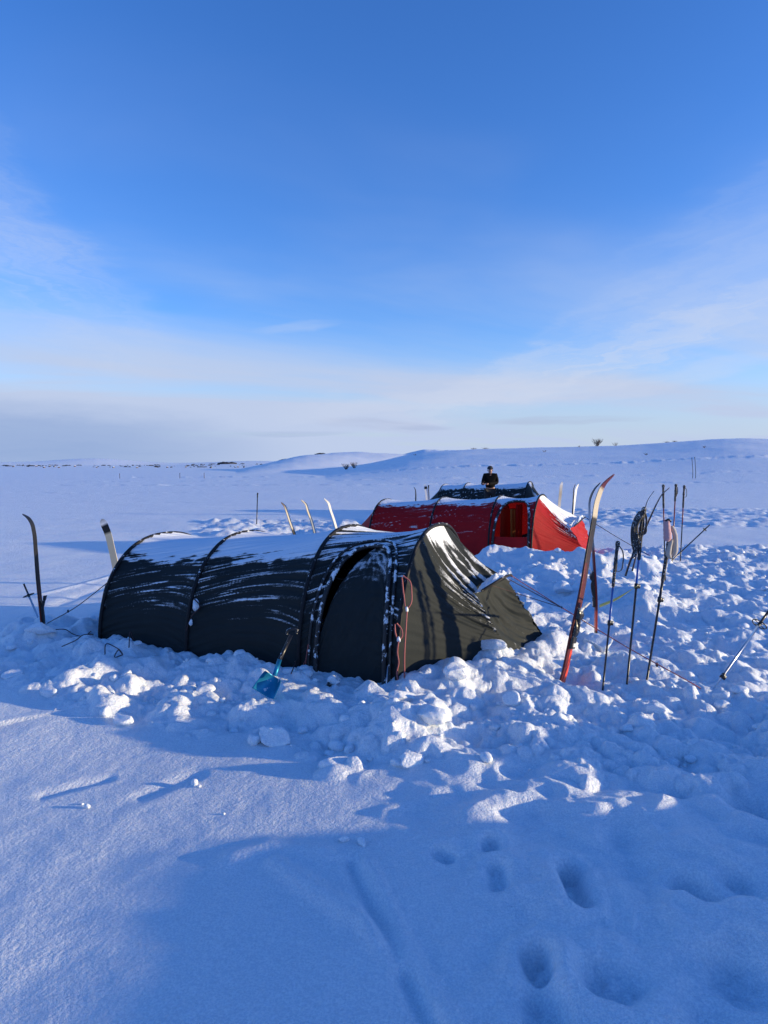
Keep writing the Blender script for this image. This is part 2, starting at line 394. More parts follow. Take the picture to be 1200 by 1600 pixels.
def near_h(x, y, r, h):
    m, m2 = rough_mask(x, y)
    # the camp: trampled, shovelled snow
    bil = (1-np.abs(perlin(x*2.1, y*2.1, 61))*1.8)
    bil2 = (1-np.abs(perlin(x*5.3+.3*bil, y*5.3, 62))*1.8)
    h = h + m*(.075*fbm(x*1.5, y*1.5, 60, 3) + .052*(bil-.5) + .024*(bil2-.5) + .008*fbm(x*13, y*13, 63, 2) + .011*(.35-np.abs(perlin(x*17+2*bil, y*17, 66)))*(1-sst(r, 8, 14)))
    h = h + m2*(.10*fbm(x*1.1, y*1.1, 64, 3)+.06*(bil-.4))
    return h
def camp_h(x, y, r, h):
    m, m2 = rough_mask(x, y)
    # banks thrown up along the tents
    b4 = G(605, 1075, .0); o = np.array([b4.x, b4.y])
    s = (x-o[0])*TA.x+(y-o[1])*TA.y; c = (x-o[0])*TP.x+(y-o[1])*TP.y
    bank = np.exp(-((c+.16-.02*s)/.24)**2)*sst(s, -3.9, -3.3)*(1-sst(s, -.8, -.2))
    h = h + bank*(.085+.055*perlin(s*2.6, s*0+3, 71)+.035*perlin(s*7, s*0+5, 72))
    h = h + .04*np.exp(-((c+.75)/.35)**2)*sst(s, -3.6, -2.8)*(1-sst(s, .6, 1.2))*(1+.5*perlin(s*2, c*2, 73))
    h = h + .12*polyseg(x, y, [gp(600,1150), gp(660,1110), gp(720,1070), gp(830,1035), gp(900,990)], .22)*(1+.6*perlin(x*4, y*4, 74))
    h = h + .28*polyseg(x, y, [(1.9, 11.6), (2.75, 11.35), (3.6, 11.2), (4.1, 11.3)], .55)*(1+.35*perlin(x*3, y*3, 75))*m
    h = h + .14*polyseg(x, y, [(2.2, 10.2), (3.2, 9.2), (3.0, 8.2)], .6)*(1+.5*perlin(x*3, y*3, 76))*m
    h = h + .13*polyseg(x, y, [gp(40,1000), gp(90,985), gp(140,990)], .30)*(1+.5*perlin(x*4, y*4, 77))
    # unseen snow bank added right of the view, shaped to shade the foreground
    bh = np.interp(y, [-3, -1, 0, 1.6, 2.55, 2.8, 3.05, 3.3, 3.6, 3.95, 4.4, 4.9], [0, .34, .47, .47, .44, .34, .24, .26, .33, .33, .18, 0])
    bx = 3.15+.12*np.sin(y*1.7)
    h = h + bh*np.exp(-np.abs((x-bx)/.55)**3)*(1+.10*fbm(x*2.3, y*2.3, 78, 3))
    # soft mottled snow right foreground
    rf = sst(x, -.2, .8)*sst(y, 1.2, 1.8)*(1-sst(y, 3.8, 4.4))*(1-sst(x, 3, 5))
    h = h + rf*(.055*fbm(x*1.7, y*1.7, 81, 4)+.022*(1-np.abs(perlin(x*3.3, y*3.3, 82))*2))
    h = h - .02*polyseg(x, y, [gp(90,945), gp(250,880), gp(330,862)], .10)*1.0 + .018*polyseg(x, y, [gp(60,930), gp(160,905), gp(300,870)], .05)
    return h
def fore_h(x, y, r, h):
    # the snow falls away gently from the added bank
    h = h + .040*np.clip(x, -4, .8)*(1-sst(y, 3.7, 4.9))*(1-sst(-y, 0, 3))
    # foreground: footprints, ski track, drag marks
    def pit(px, py, w, d, a=(0, 0)):
        p = G(px, py); q = G(px+a[0], py+a[1]); g_ = gauss_seg(x, y, (p.x, p.y), (q.x, q.y), w)
        return -.85*d*sst(g_, .15, .95)*(1+.25*perlin(x*22, y*22, int(px)))+.10*d*np.exp(-((np.sqrt(np.maximum(-np.log(np.maximum(g_, 1e-9)), 0))-1.7)/.45)**2)
    for a in ((688,1335,.050,.05,(10,6)), (766,1326,.045,.065,(2,8)), (776,1366,.050,.045,(4,26)), (889,1366,.052,.085,(16,56)), (838,1500,.060,.10,(6,22)),
              (850,1570,.08,.07,(5,30)), (945,1540,.10,.09,(20,10)), (1080,1400,.075,.11,(20,14)), (1175,1270,.14,.14,(30,10)), (1150,1395,.08,.08,(10,22)),
              (1060,1250,.08,.05,(10,4)), (1150,1530,.12,.07,(20,14))):
        h = h + pit(*a)
    tr = [gp(548,1345), gp(575,1400), gp(610,1480), gp(650,1560), gp(680,1620)]
    h = h - .028*polyseg(x, y, tr, .035)+.012*polyseg(x, y, [(p[0]+.07, p[1]) for p in tr], .03)
    h = h + .030*polyseg(x, y, [gp(430,1345), gp(500,1395), gp(570,1440), gp(620,1500)], .05)
    h = h + .026*polyseg(x, y, [gp(365,1335), gp(420,1318), gp(500,1330)], .07)
    h = h - .016*polyseg(x, y, [gp(70,1222), gp(165,1200)], .045)
    h = h - .016*polyseg(x, y, [gp(225,1228), gp(300,1200)], .06)
    h = h + .012*polyseg(x, y, [gp(600,1270), gp(700,1235), gp(820,1262), gp(950,1290), gp(1060,1300)], .05)
    return h

def build_ground():
    da = R(36.5)
    a_d = np.linspace(-da, da, 790)
    a_c = np.linspace(da, 2*np.pi-da, 100)[1:-1]
    A = np.r_[a_d, a_c]; nA = len(A)
    rs = [.25]
    while rs[-1] < 14000:
        r = rs[-1]
        k = .05 if r < 1.7 else .0033 if r < 8 else .0042 if r < 16 else .008 if r < 40 else .016 if r < 160 else .03 if r < 900 else .05
        rs.append(r*(1+k))
    rs = np.array(rs); nR = len(rs)
    RR, AA = np.meshgrid(rs, A, indexing='ij')
    x = RR*np.sin(AA); y = RR*np.cos(AA)
    z = base_h(x, y)
    # clods pressed into the surface
    def splat(cx, cy, rad, hgt, ph, ex=.5):
        d = math.hypot(cx, cy); a = math.atan2(cx, cy)
        i0, i1 = np.searchsorted(rs, [d-rad*1.3, d+rad*1.3]); w = rad*1.3/d
        j0, j1 = np.searchsorted(a_d, [a-w, a+w])
        if i1-i0 < 2 or j1-j0 < 2: return
        xs = x[i0:i1, j0:j1]-cx; ys = y[i0:i1, j0:j1]-cy
        th = np.arctan2(ys, xs)
        rr = np.hypot(xs, ys)/(rad*(1+.16*np.sin(2*th+ph)+.10*np.sin(3*th+ph*2.3)+.06*np.sin(5*th+ph*4.1)))
        zz = z[i0:i1, j0:j1]; ic, jc = (i1-i0)//2, (j1-j0)//2
        cap = zz[ic, jc]*.4+zz*.6+hgt*np.clip(1-rr**2, 0, 1)**ex*(1+.13*perlin(xs/rad*1.6+ph, ys/rad*1.6, 9))-.25*hgt
        m = rr < 1
        zz[m] = np.maximum(zz[m], cap[m])
    n = 0
    cand = 9500
    cy_ = 3.4+(rng.rand(cand)**1.35)*12.0; cx_ = (rng.rand(cand)-.5)*1.35*cy_
    mk, _ = rough_mask(cx_, cy_)
    dens = mk*(.55+.45*sst(perlin(cx_*1.1, cy_*1.1, 91), -.3, .4))
    for i in range(cand):
        if rng.rand() > dens[i]: continue
        sz = rng.rand()**2.6
        if i % 9 == 0: splat(cx_[i], cy_[i], .07+.11*rng.rand(), .025+.04*rng.rand(), rng.rand()*6.3, 1.0)
        else: rad = .015+.062*sz; splat(cx_[i], cy_[i], rad, rad*(.35+.5*rng.rand()), rng.rand()*6.3)
        n += 1
    V = np.stack([x, y, z], -1).reshape(-1, 3)
    V = np.concatenate([V, [[0, 0, float(base_h(0., 0.01))]]])
    Fq = grid_faces(nR, nA, closed_v=True)[:, ::-1]
    me = bpy.data.meshes.new('snow_ground')
    c = len(V)-1; k = np.arange(nA)
    Tri = np.stack([np.full(nA, c), (k+1) % nA, k], -1)
    nq, ntr = len(Fq), len(Tri)
    me.vertices.add(len(V)); me.vertices.foreach_set('co', V.astype(np.float32).ravel())
    me.loops.add(nq*4+ntr*3); me.loops.foreach_set('vertex_index', np.r_[Fq.ravel(), Tri.ravel()].astype(np.int32))
    me.polygons.add(nq+ntr)
    me.polygons.foreach_set('loop_start', np.r_[np.arange(nq)*4, nq*4+np.arange(ntr)*3].astype(np.int32))
    me.polygons.foreach_set('loop_total', np.r_[np.full(nq, 4), np.full(ntr, 3)].astype(np.int32))
    me.polygons.foreach_set('use_smooth', np.ones(nq+ntr, bool))
    me.update(calc_edges=True)
    o = link('snow_ground', me, M_SNOW); o['kind'] = 'structure'
    print('ground verts', len(V), 'rows', nR, 'clods', n)
build_ground()
def gz(x, y): return float(base_h(np.array([x]), np.array([y]))[0])

# ------------------------------------------------------------------ snow clods
def ico(sub):
    bm = bmesh.new(); bmesh.ops.create_icosphere(bm, subdivisions=sub, radius=1)
    V = np.array([v.co[:] for v in bm.verts]); Fc = np.array([[v.index for v in f.verts] for f in bm.faces]); bm.free(); return V, Fc
ICO = {k: ico(k) for k in (1, 2, 3, 4)}
def chunk(sub, size, cuts=5, blocky=.3):
    V, Fc = ICO[sub]; V = V.copy()
    for _ in range(cuts):
        n = rng.randn(3); n /= np.linalg.norm(n); d = .45+.4*rng.rand()
        p = V@n; k = p > d
        V[k] -= np.outer((p[k]-d)*(1-.0), n)
    o = rng.rand(2)*50
    rad = 1+.10*perlin(V[:, 0]*1.7+o[0]+V[:, 2], V[:, 1]*1.7+o[1], 5)+.05*perlin(V[:, 0]*4+o[0], V[:, 1]*4+V[:, 2]*3+o[1], 6)
    V *= rad[:, None]
    if sub > 2: V *= (1+.055*np.abs(perlin(V[:, 0]*5+o[1], V[:, 1]*5+V[:, 2]*4, 7))+.03*perlin(V[:, 0]*11+V[:, 2]*7, V[:, 1]*11+o[0], 8))[:, None]
    a = rng.rand()*6.28; ca, sa = math.cos(a), math.sin(a)
    V = V*np.array(size); V = V@np.array([[ca, -sa, 0], [sa, ca, 0], [0, 0, 1]])
    return V, Fc
SHOV = G(418, 1075, .12)
def scatter_clods():
    VV, FF, n = [], [], 0
    cnt = 0
    NC = 6000; ys = 3.5+rng.rand(NC)**1.2*10.5; xs = (rng.rand(NC)-.5)*1.3*ys
    mks = rough_mask(xs, ys)[0]*(.3+.9*sst(perlin(xs*1.3, ys*1.3, 95), -.2, .4)); keepc = rng.rand(NC) < mks*.42
    xs = xs[keepc]; ys = ys[keepc]; zs = base_h(xs, ys)
    for xx, yy, zz in zip(xs, ys, zs):
        if math.hypot(xx-SHOV.x, yy-SHOV.y) < .32: continue
        # keep out of the tents
        b = G(605, 1075); s = (xx-b.x)*TA.x+(yy-b.y)*TA.y; c = (xx-b.x)*TP.x+(yy-b.y)*TP.y
        if -4 < s < 1.5 and .0 < c < 1.9: continue
        q = (.008+.046*rng.rand()**3.4)*(1+.03*yy)
        V, Fc = chunk(1 if q < .018 else 2 if (q < .035 or yy > 7) else 3, (q*(.8+.5*rng.rand()), q*(.8+.4*rng.rand()), q*(.55+.35*rng.rand())), 3)
        V = V+np.array([xx, yy, zz+q*.3])
        VV.append(V); FF.append(Fc+n); n += len(V); cnt += 1
    # loose crumbs on the smooth snow
    for px, py, q in ((135,1243,.017),(303,1213,.024),(128,1238,.008),(312,1218,.010),(350,1262,.007),(668,1200,.016),(505,1375,.006)):
        p = G(px, py); V, Fc = chunk(3, (q*1.2, q*.9, q*.7), 7); V = V+np.array([p.x, p.y, gz(p.x, p.y)+q*.4]); VV.append(V); FF.append(Fc+n); n += len(V)
    me = mesh_np('snow_crumbs', np.concatenate(VV), np.concatenate(FF))
    o = link('snow_crumbs', me, M_CLOD); tagit(o, 'countless lumps of broken snow strewn over the trampled camp ground', 'snow lumps', kind='stuff')
    print('crumbs', cnt)
scatter_clods()
CL = 'big blocks of snow dug out around the tents'
for px, py, q, sz, lab in (
    (427,1152,.155,(1.05,.75,.50),'flat topped pale blue snow block lying alone on smooth snow below the blue shovel'),
    (566,1318,.036,(1.3,.7,.7),'longer of two small snow crumbs on the smooth shaded foreground'),
    (538,1312,.036,(1.0,.8,.8),'rounder of two small snow crumbs on the smooth shaded foreground'),
    (668,1150,.150,(1.2,.8,.60),'largest rounded snow lump in front of the black tent vestibule'),
    (630,1112,.115,(1.1,.8,.70),'rounded sunlit snow lump just above the largest lump by the tent pole foot'),
    (525,1195,.115,(1.2,.8,.55),'low snow lump at the front edge of the rubble, left of the sunlit pair'),
    (640,1198,.100,(1.1,.9,.60),'sunlit lump at the very front edge of the snow rubble'),
    (190,1122,.095,(1.1,.8,.65),'round sunlit snow lump left of the rubble edge below the rear of the black tent'),
    (365,1030,.110,(.8,.8,.95),'upright pointed snow block against the black tent wall, between middle pole and shovel'),
    (210,1010,.150,(1.0,.8,.85),'pointed snow block against the rear panel of the black tent'),
    (240,1040,.095,(1.1,.7,.50),'flat slab of snow leaning in the rubble under the black tent rear panel'),
    (265,1015,.120,(1.0,.8,.80),'snow block beside the second pole foot of the black tent'),
    (65,1010,.150,(1.3,.9,.60),'broad shaded snow block in front of the red ended ski'),
    (20,1060,.10,(1.2,1,.5),'sunlit snow lump at the left edge of the picture'),
    (448,1060,.11,(1.2,.8,.5),'bright snow lump right in front of the shovel blade'),
    (400,1088,.10,(1.2,.8,.6),'bright snow lump left of and below the shovel blade'),
    (880,930,.16,(1.2,1,.7),'sunlit snow lump left of the tall standing ski'),
    (935,1015,.16,(1.2,1,.8),'big snow lump burying the tail of the thin red ski'),
    (770,1048,.12,(1.2,.9,.6),'rounded snow lump below the black vestibule corner'),
    (715,1085,.12,(1.2,.9,.7),'rounded snow lump below the middle of the black vestibule hem')):
    p = G(px, py); q *= .80 if q > .05 else .7; V, Fc = chunk(4, tuple(q*s_ for s_ in sz), 8)
    V = V+np.array([p.x, p.y, gz(p.x, p.y)+q*sz[2]*.45])
    tagit(link('snow_block', mesh_np('snow_block', V, Fc), M_CLOD), lab, 'snow block', CL)

# ------------------------------------------------------------------ tents
class Tent:
    pass
def make_tent(name, label, B4px, stations, fabric_m, W, seed, zoff=-.07, door='closed', front=None, rearL=.6, frost_th=.80, B4z=0.0, nu=110, nv=360, streaks=1.0, topsnow=1.0, doorfrost=.35):
    """B4px: pixel of the near foot of the front pole; stations: apex pixels of the poles from rear to front."""
    B4 = G(B4px[0], B4px[1], B4z)
    T = Tent(); e = .86
    C0 = B4+TP*W; root = thing(name, label, 'tent', (C0.x, C0.y, 0)); T.root = root
    st = []
    for (ax, ay) in stations:
        d = ray(ax, ay); k = d.x/d.y
        s = (k*C0.y-C0.x)/(TA.x-k*TA.y); c = C0+TA*s
        p = D(ax, ay, c.y); st.append((s, p.z))
    T.st = st; T.C0 = C0; T.W = W
    print(name, [(round(a, 2), round(b, 2)) for a, b in st], tuple(round(q, 2) for q in C0))
    ta = np.array(TA); tp = np.array(TP); c0 = np.array((C0.x, C0.y, 0.0))
    def arch(v, s, H, Wd):
        th = np.pi*v; cs = np.cos(th); sn = np.sin(th)
        c = -Wd*np.sign(cs)*np.abs(cs)**e; z = H*np.abs(sn)**e
        return c, z
    def pos(s, c, z): return c0+s[..., None]*ta+c[..., None]*tp+(z+0*s)[..., None]*np.array([0, 0, 1.])
    def surf(i, t, v, off=0.0, wr=1.0):
        (s0, h0), (s1, h1) = st[i], st[i+1]
        Ls = s1-s0; s = s0+Ls*t; H = h0+(h1-h0)*t
        sag = 4*t*(1-t)
        c, z = arch(v, s, H, W)
        q = z/H
        nc, nz_ = c/W, z/H; nn = np.hypot(nc, nz_)+1e-6; nc /= nn; nz_ /= nn
        # pleats run along the tube, swinging down towards the pole feet
        vv = v*2*W*1.6
        skew = vv-.28*(t-.5)*(1-2*np.abs(v-.5))*1.5 - .10*sag
        st_n = fbm(s*1.1+seed, skew*20, seed, 3, .6)
        fine = perlin(s*2.6+seed, skew*58, seed+5)
        env = .3+.7*np.clip(1-sag, 0, 1)
        dsp = -.062*sag*(.35+.65*q) + wr*(.014*st_n*env+.004*fine)
        c = c+nc*(dsp+off); z = z+nz_*(dsp+off)
        return s, c, z, q, st_n, fine, sag
    T.surf = surf; T.pos = pos
    def frost_of(i, t, v, q, st_n, fine, s, isdoor=False):
        th = frost_th
        n = .05*fbm(s*6+seed, v*30, seed+40, 3)
        cap = sst(q+n+.05*st_n+.02*fine, th, th+.09)*min(topsnow, 1)*(.80+.2*sst(q, .9, .97))
        if isdoor and door == 'closed': cap = cap*(.30+.55*sst(st_n+.6*fine, -.15, .35))
        sk = np.clip((st_n-.08)*1.5, 0, .36)*sst(q, .22, .55)*streaks + np.clip((fine-.0)*1.3, 0, .40)*sst(q, .12, .42)*streaks*(.5+.5*sst(fbm(s*1.3, v*9, seed+61, 2), -.3, .3))
        ed = .42*sst(np.abs(t-.5), .40, .5)*sst(fbm(s*9, v*22, seed+44, 3), -.1, .35)*sst(q, .1, .4)
        return np.clip(np.maximum(cap, np.maximum(sk, ed)), 0, 1)
    # door outline on the last section
    di = len(st)-2
    DT0, DT1, DV = (.17, .87, .365) if door != 'open' else (.09, .93, .41)
    def vdoor(t):
        tau = np.clip((t-DT0)/(DT1-DT0), 0, 1)
        return DV*np.clip(1-np.abs(2*tau-1)**2.6, 0, 1)**(1/2.2)
    for i in range(len(st)-1):
        nuu = nu if i != di else nu+40
        t = np.linspace(0, 1, nuu); v = np.linspace(0, 1, nv)
        TT, VVv = np.meshgrid(t, v, indexing='ij')
        s, c, z, q, st_n, fine, sag = surf(i, TT, VVv)
        fr = frost_of(i, TT, VVv, q, st_n, fine, s, i == di)
        z2 = np.where(z < .02, z+zoff*(1-z/.02), z)
        P = pos(s, c+0*s, z2)+np.array([0, 0, 0])
        capd = sst(fr, .75, 1.)*.012*sst(q, frost_th-.02, frost_th+.08)
        P[..., 2] += capd
        keep = None
        if i == di and door:
            tm = (TT[:-1, :-1]+TT[1:, 1:])/2; vm = (VVv[:-1, :-1]+VVv[1:, 1:])/2
            keep = ~(vm < vdoor(tm))
            if door == 'open': keep |= vm < .10
        me = mesh_np('canopy_panel', P.reshape(-1, 3), grid_faces(nuu, nv, keep), attrs={'frost': ('POINT', fr.ravel())})
        link('canopy_panel', me, fabric_m, root)
    # door panel
    if door == 'closed':
        nd, nw = 110, 110
        TT, WW = np.meshgrid(np.linspace(DT0, DT1, nd), np.linspace(0, 1, nw), indexing='ij')
        vtop = vdoor(TT); VV_ = WW*vtop
        s, c, z, q, st_n, fine, sag = surf(di, TT, VV_, -.012, .5)
        tau = (TT-DT0)/(DT1-DT0)
        # upper rear corner is unzipped and sags inwards
        line = np.interp(tau, [0, .10, .46, .60, 1], [.50, .58, .97, 1.2, 1.2])
        over = np.clip((WW-line+.10)/.2, 0, 1)
        c = c+.05*over*(tau < .55)
        P = pos(s, c, np.where(z < .02, z+zoff*(1-z/.02), z))
        pull = fbm(tau*3+WW*2, WW*6-tau*5, seed+9, 3)
        fan = np.sin(np.arctan2(WW-.98, tau-.5)*16)*np.exp(-((WW-.98)**2+(tau-.5)**2)/.10)
        P += (-tp*(.010*pull+.010*fan)[..., None])
        wm = (WW[:-1, :-1]+WW[1:, 1:])/2; tm = (tau[:-1, :-1]+tau[1:, 1:])/2
        keep = ~((wm > np.interp(tm, [0, .10, .46, .60, 1], [.50, .58, .97, 1.2, 1.2])) & (tm < .56))
        fr = np.clip(.36*sst(WW, .40, .85)*(.75+fbm(tau*6, WW*8, seed+12, 3))+.30*np.clip(perlin(tau*2, WW*34, seed+14), 0, 1)*sst(WW, .1, .6)+.14*np.clip(fan, 0, 1)*sst(WW, .3, .8)+.10*sst(WW, .25, .9)+.05*fine, 0, .6)*doorfrost/.35
        link('door_panel', mesh_np('door_panel', P.reshape(-1, 3), grid_faces(nd, nw, keep), attrs={'frost': ('POINT', fr.ravel())}), fabric_m, root)
    if door:
        # zip border
        uu = np.linspace(0, 1, 70); tt = DT0+(DT1-DT0)*(.5-.5*np.cos(np.pi*uu)); vv = vdoor(tt)
        s, c, z, *_ = surf(di, tt, vv, .008, 0); P = pos(s, c, z); P[0, 2] = P[-1, 2] = -.05
        V, Fq = tube_np(P, .021 if door == 'closed' else .026, 8)
        link('door_zip_border', mesh_np('door_zip_border', V, Fq), M_SLEEVE2, root)
        if door == 'closed':                 # flap piping lying beside the zip
            tt2 = (DT0-.07)+(DT1-DT0+.13)*(.5-.5*np.cos(np.pi*uu)); vv2 = np.clip(vdoor(np.clip(DT0+(DT1-DT0)*(.5-.5*np.cos(np.pi*uu)), DT0, DT1))*1.09, 0, 1)
            s, c, z, *_ = surf(di, tt2, vv2, .012, 0); P = pos(s, c, z); P[0, 2] = P[-1, 2] = -.05
            V, Fq = tube_np(P, .013, 6); link('rain_flap_piping', mesh_np('rain_flap_piping', V, Fq), M_SLEEVE2, root)
    # pole sleeves
    for i, (s_, h_) in enumerate(st):
        v = np.linspace(0, 1, 80); c, z = arch(v, s_, h_+.012, W+.012)
        z = z-.06*(v < .006)-.06*(v > .994)
        P = pos(np.full(80, s_), c, z)
        V, Fq = tube_np(P, .017, 8); link('pole_sleeve', mesh_np('pole_sleeve', V, Fq), M_SLEEVE, root)
    # rear cone
    s0, h0 = st[0]
    TT, VV_ = np.meshgrid(np.linspace(0, 1, 30), np.linspace(0, 1, 80), indexing='ij')
    c, z = arch(VV_, s0, h0, W)
    k = TT; c2 = c*(1-.62*k); z2 = z*(1-k)+.30*k*np.sin(np.pi*VV_)**.6; z2 = z2-.05*4*k*(1-k)*z/h0
    P = pos(s0-rearL*k, c2, z2+zoff*(z2 < .02)); fr = np.clip(sst(z/h0, .8, .9), 0, 1)
    link('rear_vestibule', mesh_np('rear_vestibule', P.reshape(-1, 3), grid_faces(30, 80)[:, ::-1], attrs={'frost': ('POINT', fr.ravel())}), fabric_m, root)
    e_c, e_z = c2[-1], z2[-1]
    V = np.concatenate([P[-1], [P[-1].mean(0)]]); kk = np.arange(79)
    link('rear_end_wall', mesh_np('rear_end_wall', V, np.stack([kk, kk+1, np.full(79, 80)], -1), False, {'frost': ('POINT', np.zeros(81))}), fabric_m, root)
    # front vestibule
    if front:
        T1, V1, V2, T2 = [np.array(tuple(p)) for p in front]
        s1, h1 = st[-1]
        nt_, nvv = 110, 230
        t = np.linspace(0, 1, nt_); v = np.linspace(0, 1, nvv)
        TT, VV_ = np.meshgrid(t, v, indexing='ij')
        c, z = arch(v, s1, h1, W); A_ = pos(np.full(nvv, s1), c, z)
        kv = np.array([0, .42, .58, 1.0]); Kp = np.stack([T1, V1, V2, T2])
        E = np.stack([np.interp(v, kv, Kp[:, k_]) for k_ in range(3)], -1)
        lin = A_[None]*(1-TT[..., None])+E[None]*TT[..., None]
        nx = np.cross(np.gradient(lin, axis=0), np.gradient(lin, axis=1)); nl = np.linalg.norm(nx, axis=2, keepdims=True)+1e-9; nx = nx/nl
        if nx[nt_//2, nvv//2, 2] < 0: nx = -nx
        q = z/h1
        fan = fbm(VV_*44+1.5*TT, TT*1.3+seed, seed+21, 3, .55); fine = perlin(VV_*85+3*TT, TT*2.2, seed+23)
        grow = .25+.75*sst(TT, .15, .9); side = sst(VV_, .05, .30)*(1-sst(VV_, .75, .95))
        dsp = -.02*4*TT*(1-TT)*sst(VV_, .02, .4)*(1-sst(VV_, .6, .98))-.02*4*TT*(1-TT) + grow*side*(.026*fan+.009*fine)+.003*fine
        P = lin+nx*dsp[..., None]
        P[..., 2] += np.where(P[..., 2] < .03+.1*TT, zoff*(1-TT), 0)
        apexd = np.hypot((VV_-.5)*2.2, TT*1.0)
        fr = np.clip((1.1 if topsnow <= 1 else 1.1)*np.exp(-(np.abs(VV_-.475)/.06)**2)*np.exp(-(TT/.24)**1.6) + .48*np.exp(-(np.abs(VV_-.46)/.12)**2)*np.exp(-(TT/.62)**2)*sst(fan, -.25, .45)
             + np.clip((fan-.0)*1.6, 0, .48)*side*sst(TT, .2, .6) + .9*sst(fbm(TT*5, VV_*40, seed+30, 3), .15, .5)*sst(TT, .93, 1.0)*side + .05*sst(VV_, .05, .40), 0, 1)
        if topsnow > 1.0:
            fr = np.clip(fr+sst(VV_+.05*fan, .40, .44)*(1-sst(VV_, .62, .7))*.62+.9*sst(VV_, .2, .3)*sst(TT, .62, .74)*sst(fbm(TT*22, VV_*60, 3, 3), .22, .6)*(VV_ < .38), 0, 1)
        link('front_vestibule', mesh_np('front_vestibule', P.reshape(-1, 3), grid_faces(nt_, nvv), attrs={'frost': ('POINT', fr.ravel())}), fabric_m, root)
        # end wall below the vent
        a, b = np.meshgrid(np.linspace(0, 1, 50), np.linspace(0, 1, 60), indexing='ij')
        a_ = a[..., None]; b_ = b[..., None]
        top = V1*(1-a_)+V2*a_; bot = T1*(1-a_)+T2*a_
        Pw = top*(1-b_)+bot*b_
        nw_ = np.cross(V2-V1, T1-V1); nw_ /= np.linalg.norm(nw_)
        if nw_[0] < 0: nw_ = -nw_
        fan2 = fbm(a*7*(1.2-b)+2, b*2, seed+33, 3)
        Pw = Pw+nw_*((.022*fan2*(b > 0)*np.minimum(1, 5*b)-.045*np.sin(np.pi*a)*np.sin(np.pi*b))[..., None])
        Pw[..., 2] -= .05*(b**4)
        frw = np.clip(.30*(fan2-.1)+.25*sst(b, .3, .9)+.2*fbm(a*20, b*14, 7, 2), 0, .6)
        link('end_panel', mesh_np('end_panel', Pw.reshape(-1, 3), grid_faces(50, 60), attrs={'frost': ('POINT', frw.ravel())}), fabric_m, root)
        # vent hood: a stiffened flap reaching over the end panel
        a, b = np.meshgrid(np.linspace(0, 1, 30), np.linspace(0, 1, 16), indexing='ij'); a_ = a[..., None]; b_ = b[..., None]
        hv = (V2-V1); outv = nw_*.16+np.array([0, 0, -.02])
        Ph = V1*(1-a_)+V2*a_+b_*outv*(.35+.65*np.sin(np.pi*np.clip(a_*.9+.08, 0, 1)))+np.array([0, 0, 1])*(.035*np.sin(np.pi*a_)+.015)
        fh = np.clip(.95+.2*fbm(a*9, b*4, seed+50, 2), 0, 1)
        link('vent_hood', mesh_np('vent_hood', Ph.reshape(-1, 3), grid_faces(30, 16), attrs={'frost': ('POINT', fh.ravel())}), fabric_m, root)
        nb = tube_np(Ph[:, -1], .012, 6); link('hood_hem', mesh_np('hood_hem', *nb), M_SLEEVE, root)
        T.hood = Ph; T.front = (T1, V1, V2, T2); T.nw = nw_
    T.arch = arch
    return T
def add_snowcap(T, root, sc=1.0, seed=3):
    Ph = T.hood; n = Ph.shape[0]
    a, b = np.meshgrid(np.linspace(0, 1, 60), np.linspace(0, 1, 24), indexing='ij')
    i = np.clip((a*(n-1)).astype(int), 0, n-2); f = (a*(n-1)-i)[..., None]
    j = np.clip((b*(Ph.shape[1]-1)).astype(int), 0, Ph.shape[1]-2); g = (b*(Ph.shape[1]-1)-j)[..., None]
    P = (Ph[i, j]*(1-f)+Ph[i+1, j]*f)*(1-g)+(Ph[i, j+1]*(1-f)+Ph[i+1, j+1]*f)*g
    hgt = .040*sc*np.clip(np.sin(np.pi*a)*np.sin(np.pi*b), 0, 1)**.45*(1+.9*fbm(a*7, b*3, seed, 3))-.004
    P = P+np.array([0, 0, 1.])*hgt[..., None]
    link('hood_snow_cap', mesh_np('hood_snow_cap', P.reshape(-1, 3), grid_faces(60, 24)), M_CLOD, root)

# near tent
f1 = (G(803, 1030, .06), None, None, G(853, 999, .10))
T1w, T2w = f1[0], f1[3]
V1w = D(741, 929, T1w.y+.02); V2w = D(791, 904, T2w.y-.12)
near = make_tent('tunnel_tent', 'charcoal black tunnel tent nearest the camera, its roof frosted with snow', (605, 1072),
    [(258, 835), (384, 833), (545, 824), (684, 822)], M_BLACK, .90, 5, front=(T1w, V1w, V2w, T2w), frost_th=.78)
add_snowcap(near, near.root)
# red tent
r1, r4 = G(917, 868, .05), G(927, 855, .0)
rv1 = D(891, 826, r1.y+.05); rv2 = D(909, 811, r4.y-.75)
red = make_tent('tunnel_tent', 'red tunnel tent with open door showing an ochre curtain', (837, 876),
    [(604, 781), (694, 778), (783, 776), (847, 774)], M_RED, .90, 15, door='open', front=(r1, rv1, rv2, r4), rearL=.75, frost_th=.86, topsnow=1.01, nu=60, nv=110, streaks=.8)
add_snowcap(red, red.root, 1.2)
# far tent
far_B4 = None
fT = make_tent('tunnel_tent', 'farthest black tunnel tent behind the red one, a person standing beyond it', (819, 806),
    [(696, 757), (732, 755), (775, 755), (828, 753)], M_BLACK, .95, 25, door=None, front=(G(846, 806, 0), D(841, 781, 20.2), D(849, 779, 20.9), G(862, 800, 0)), rearL=.8, frost_th=.80, nu=40, nv=80, topsnow=1.0)
add_snowcap(fT, fT.root, 1.3)

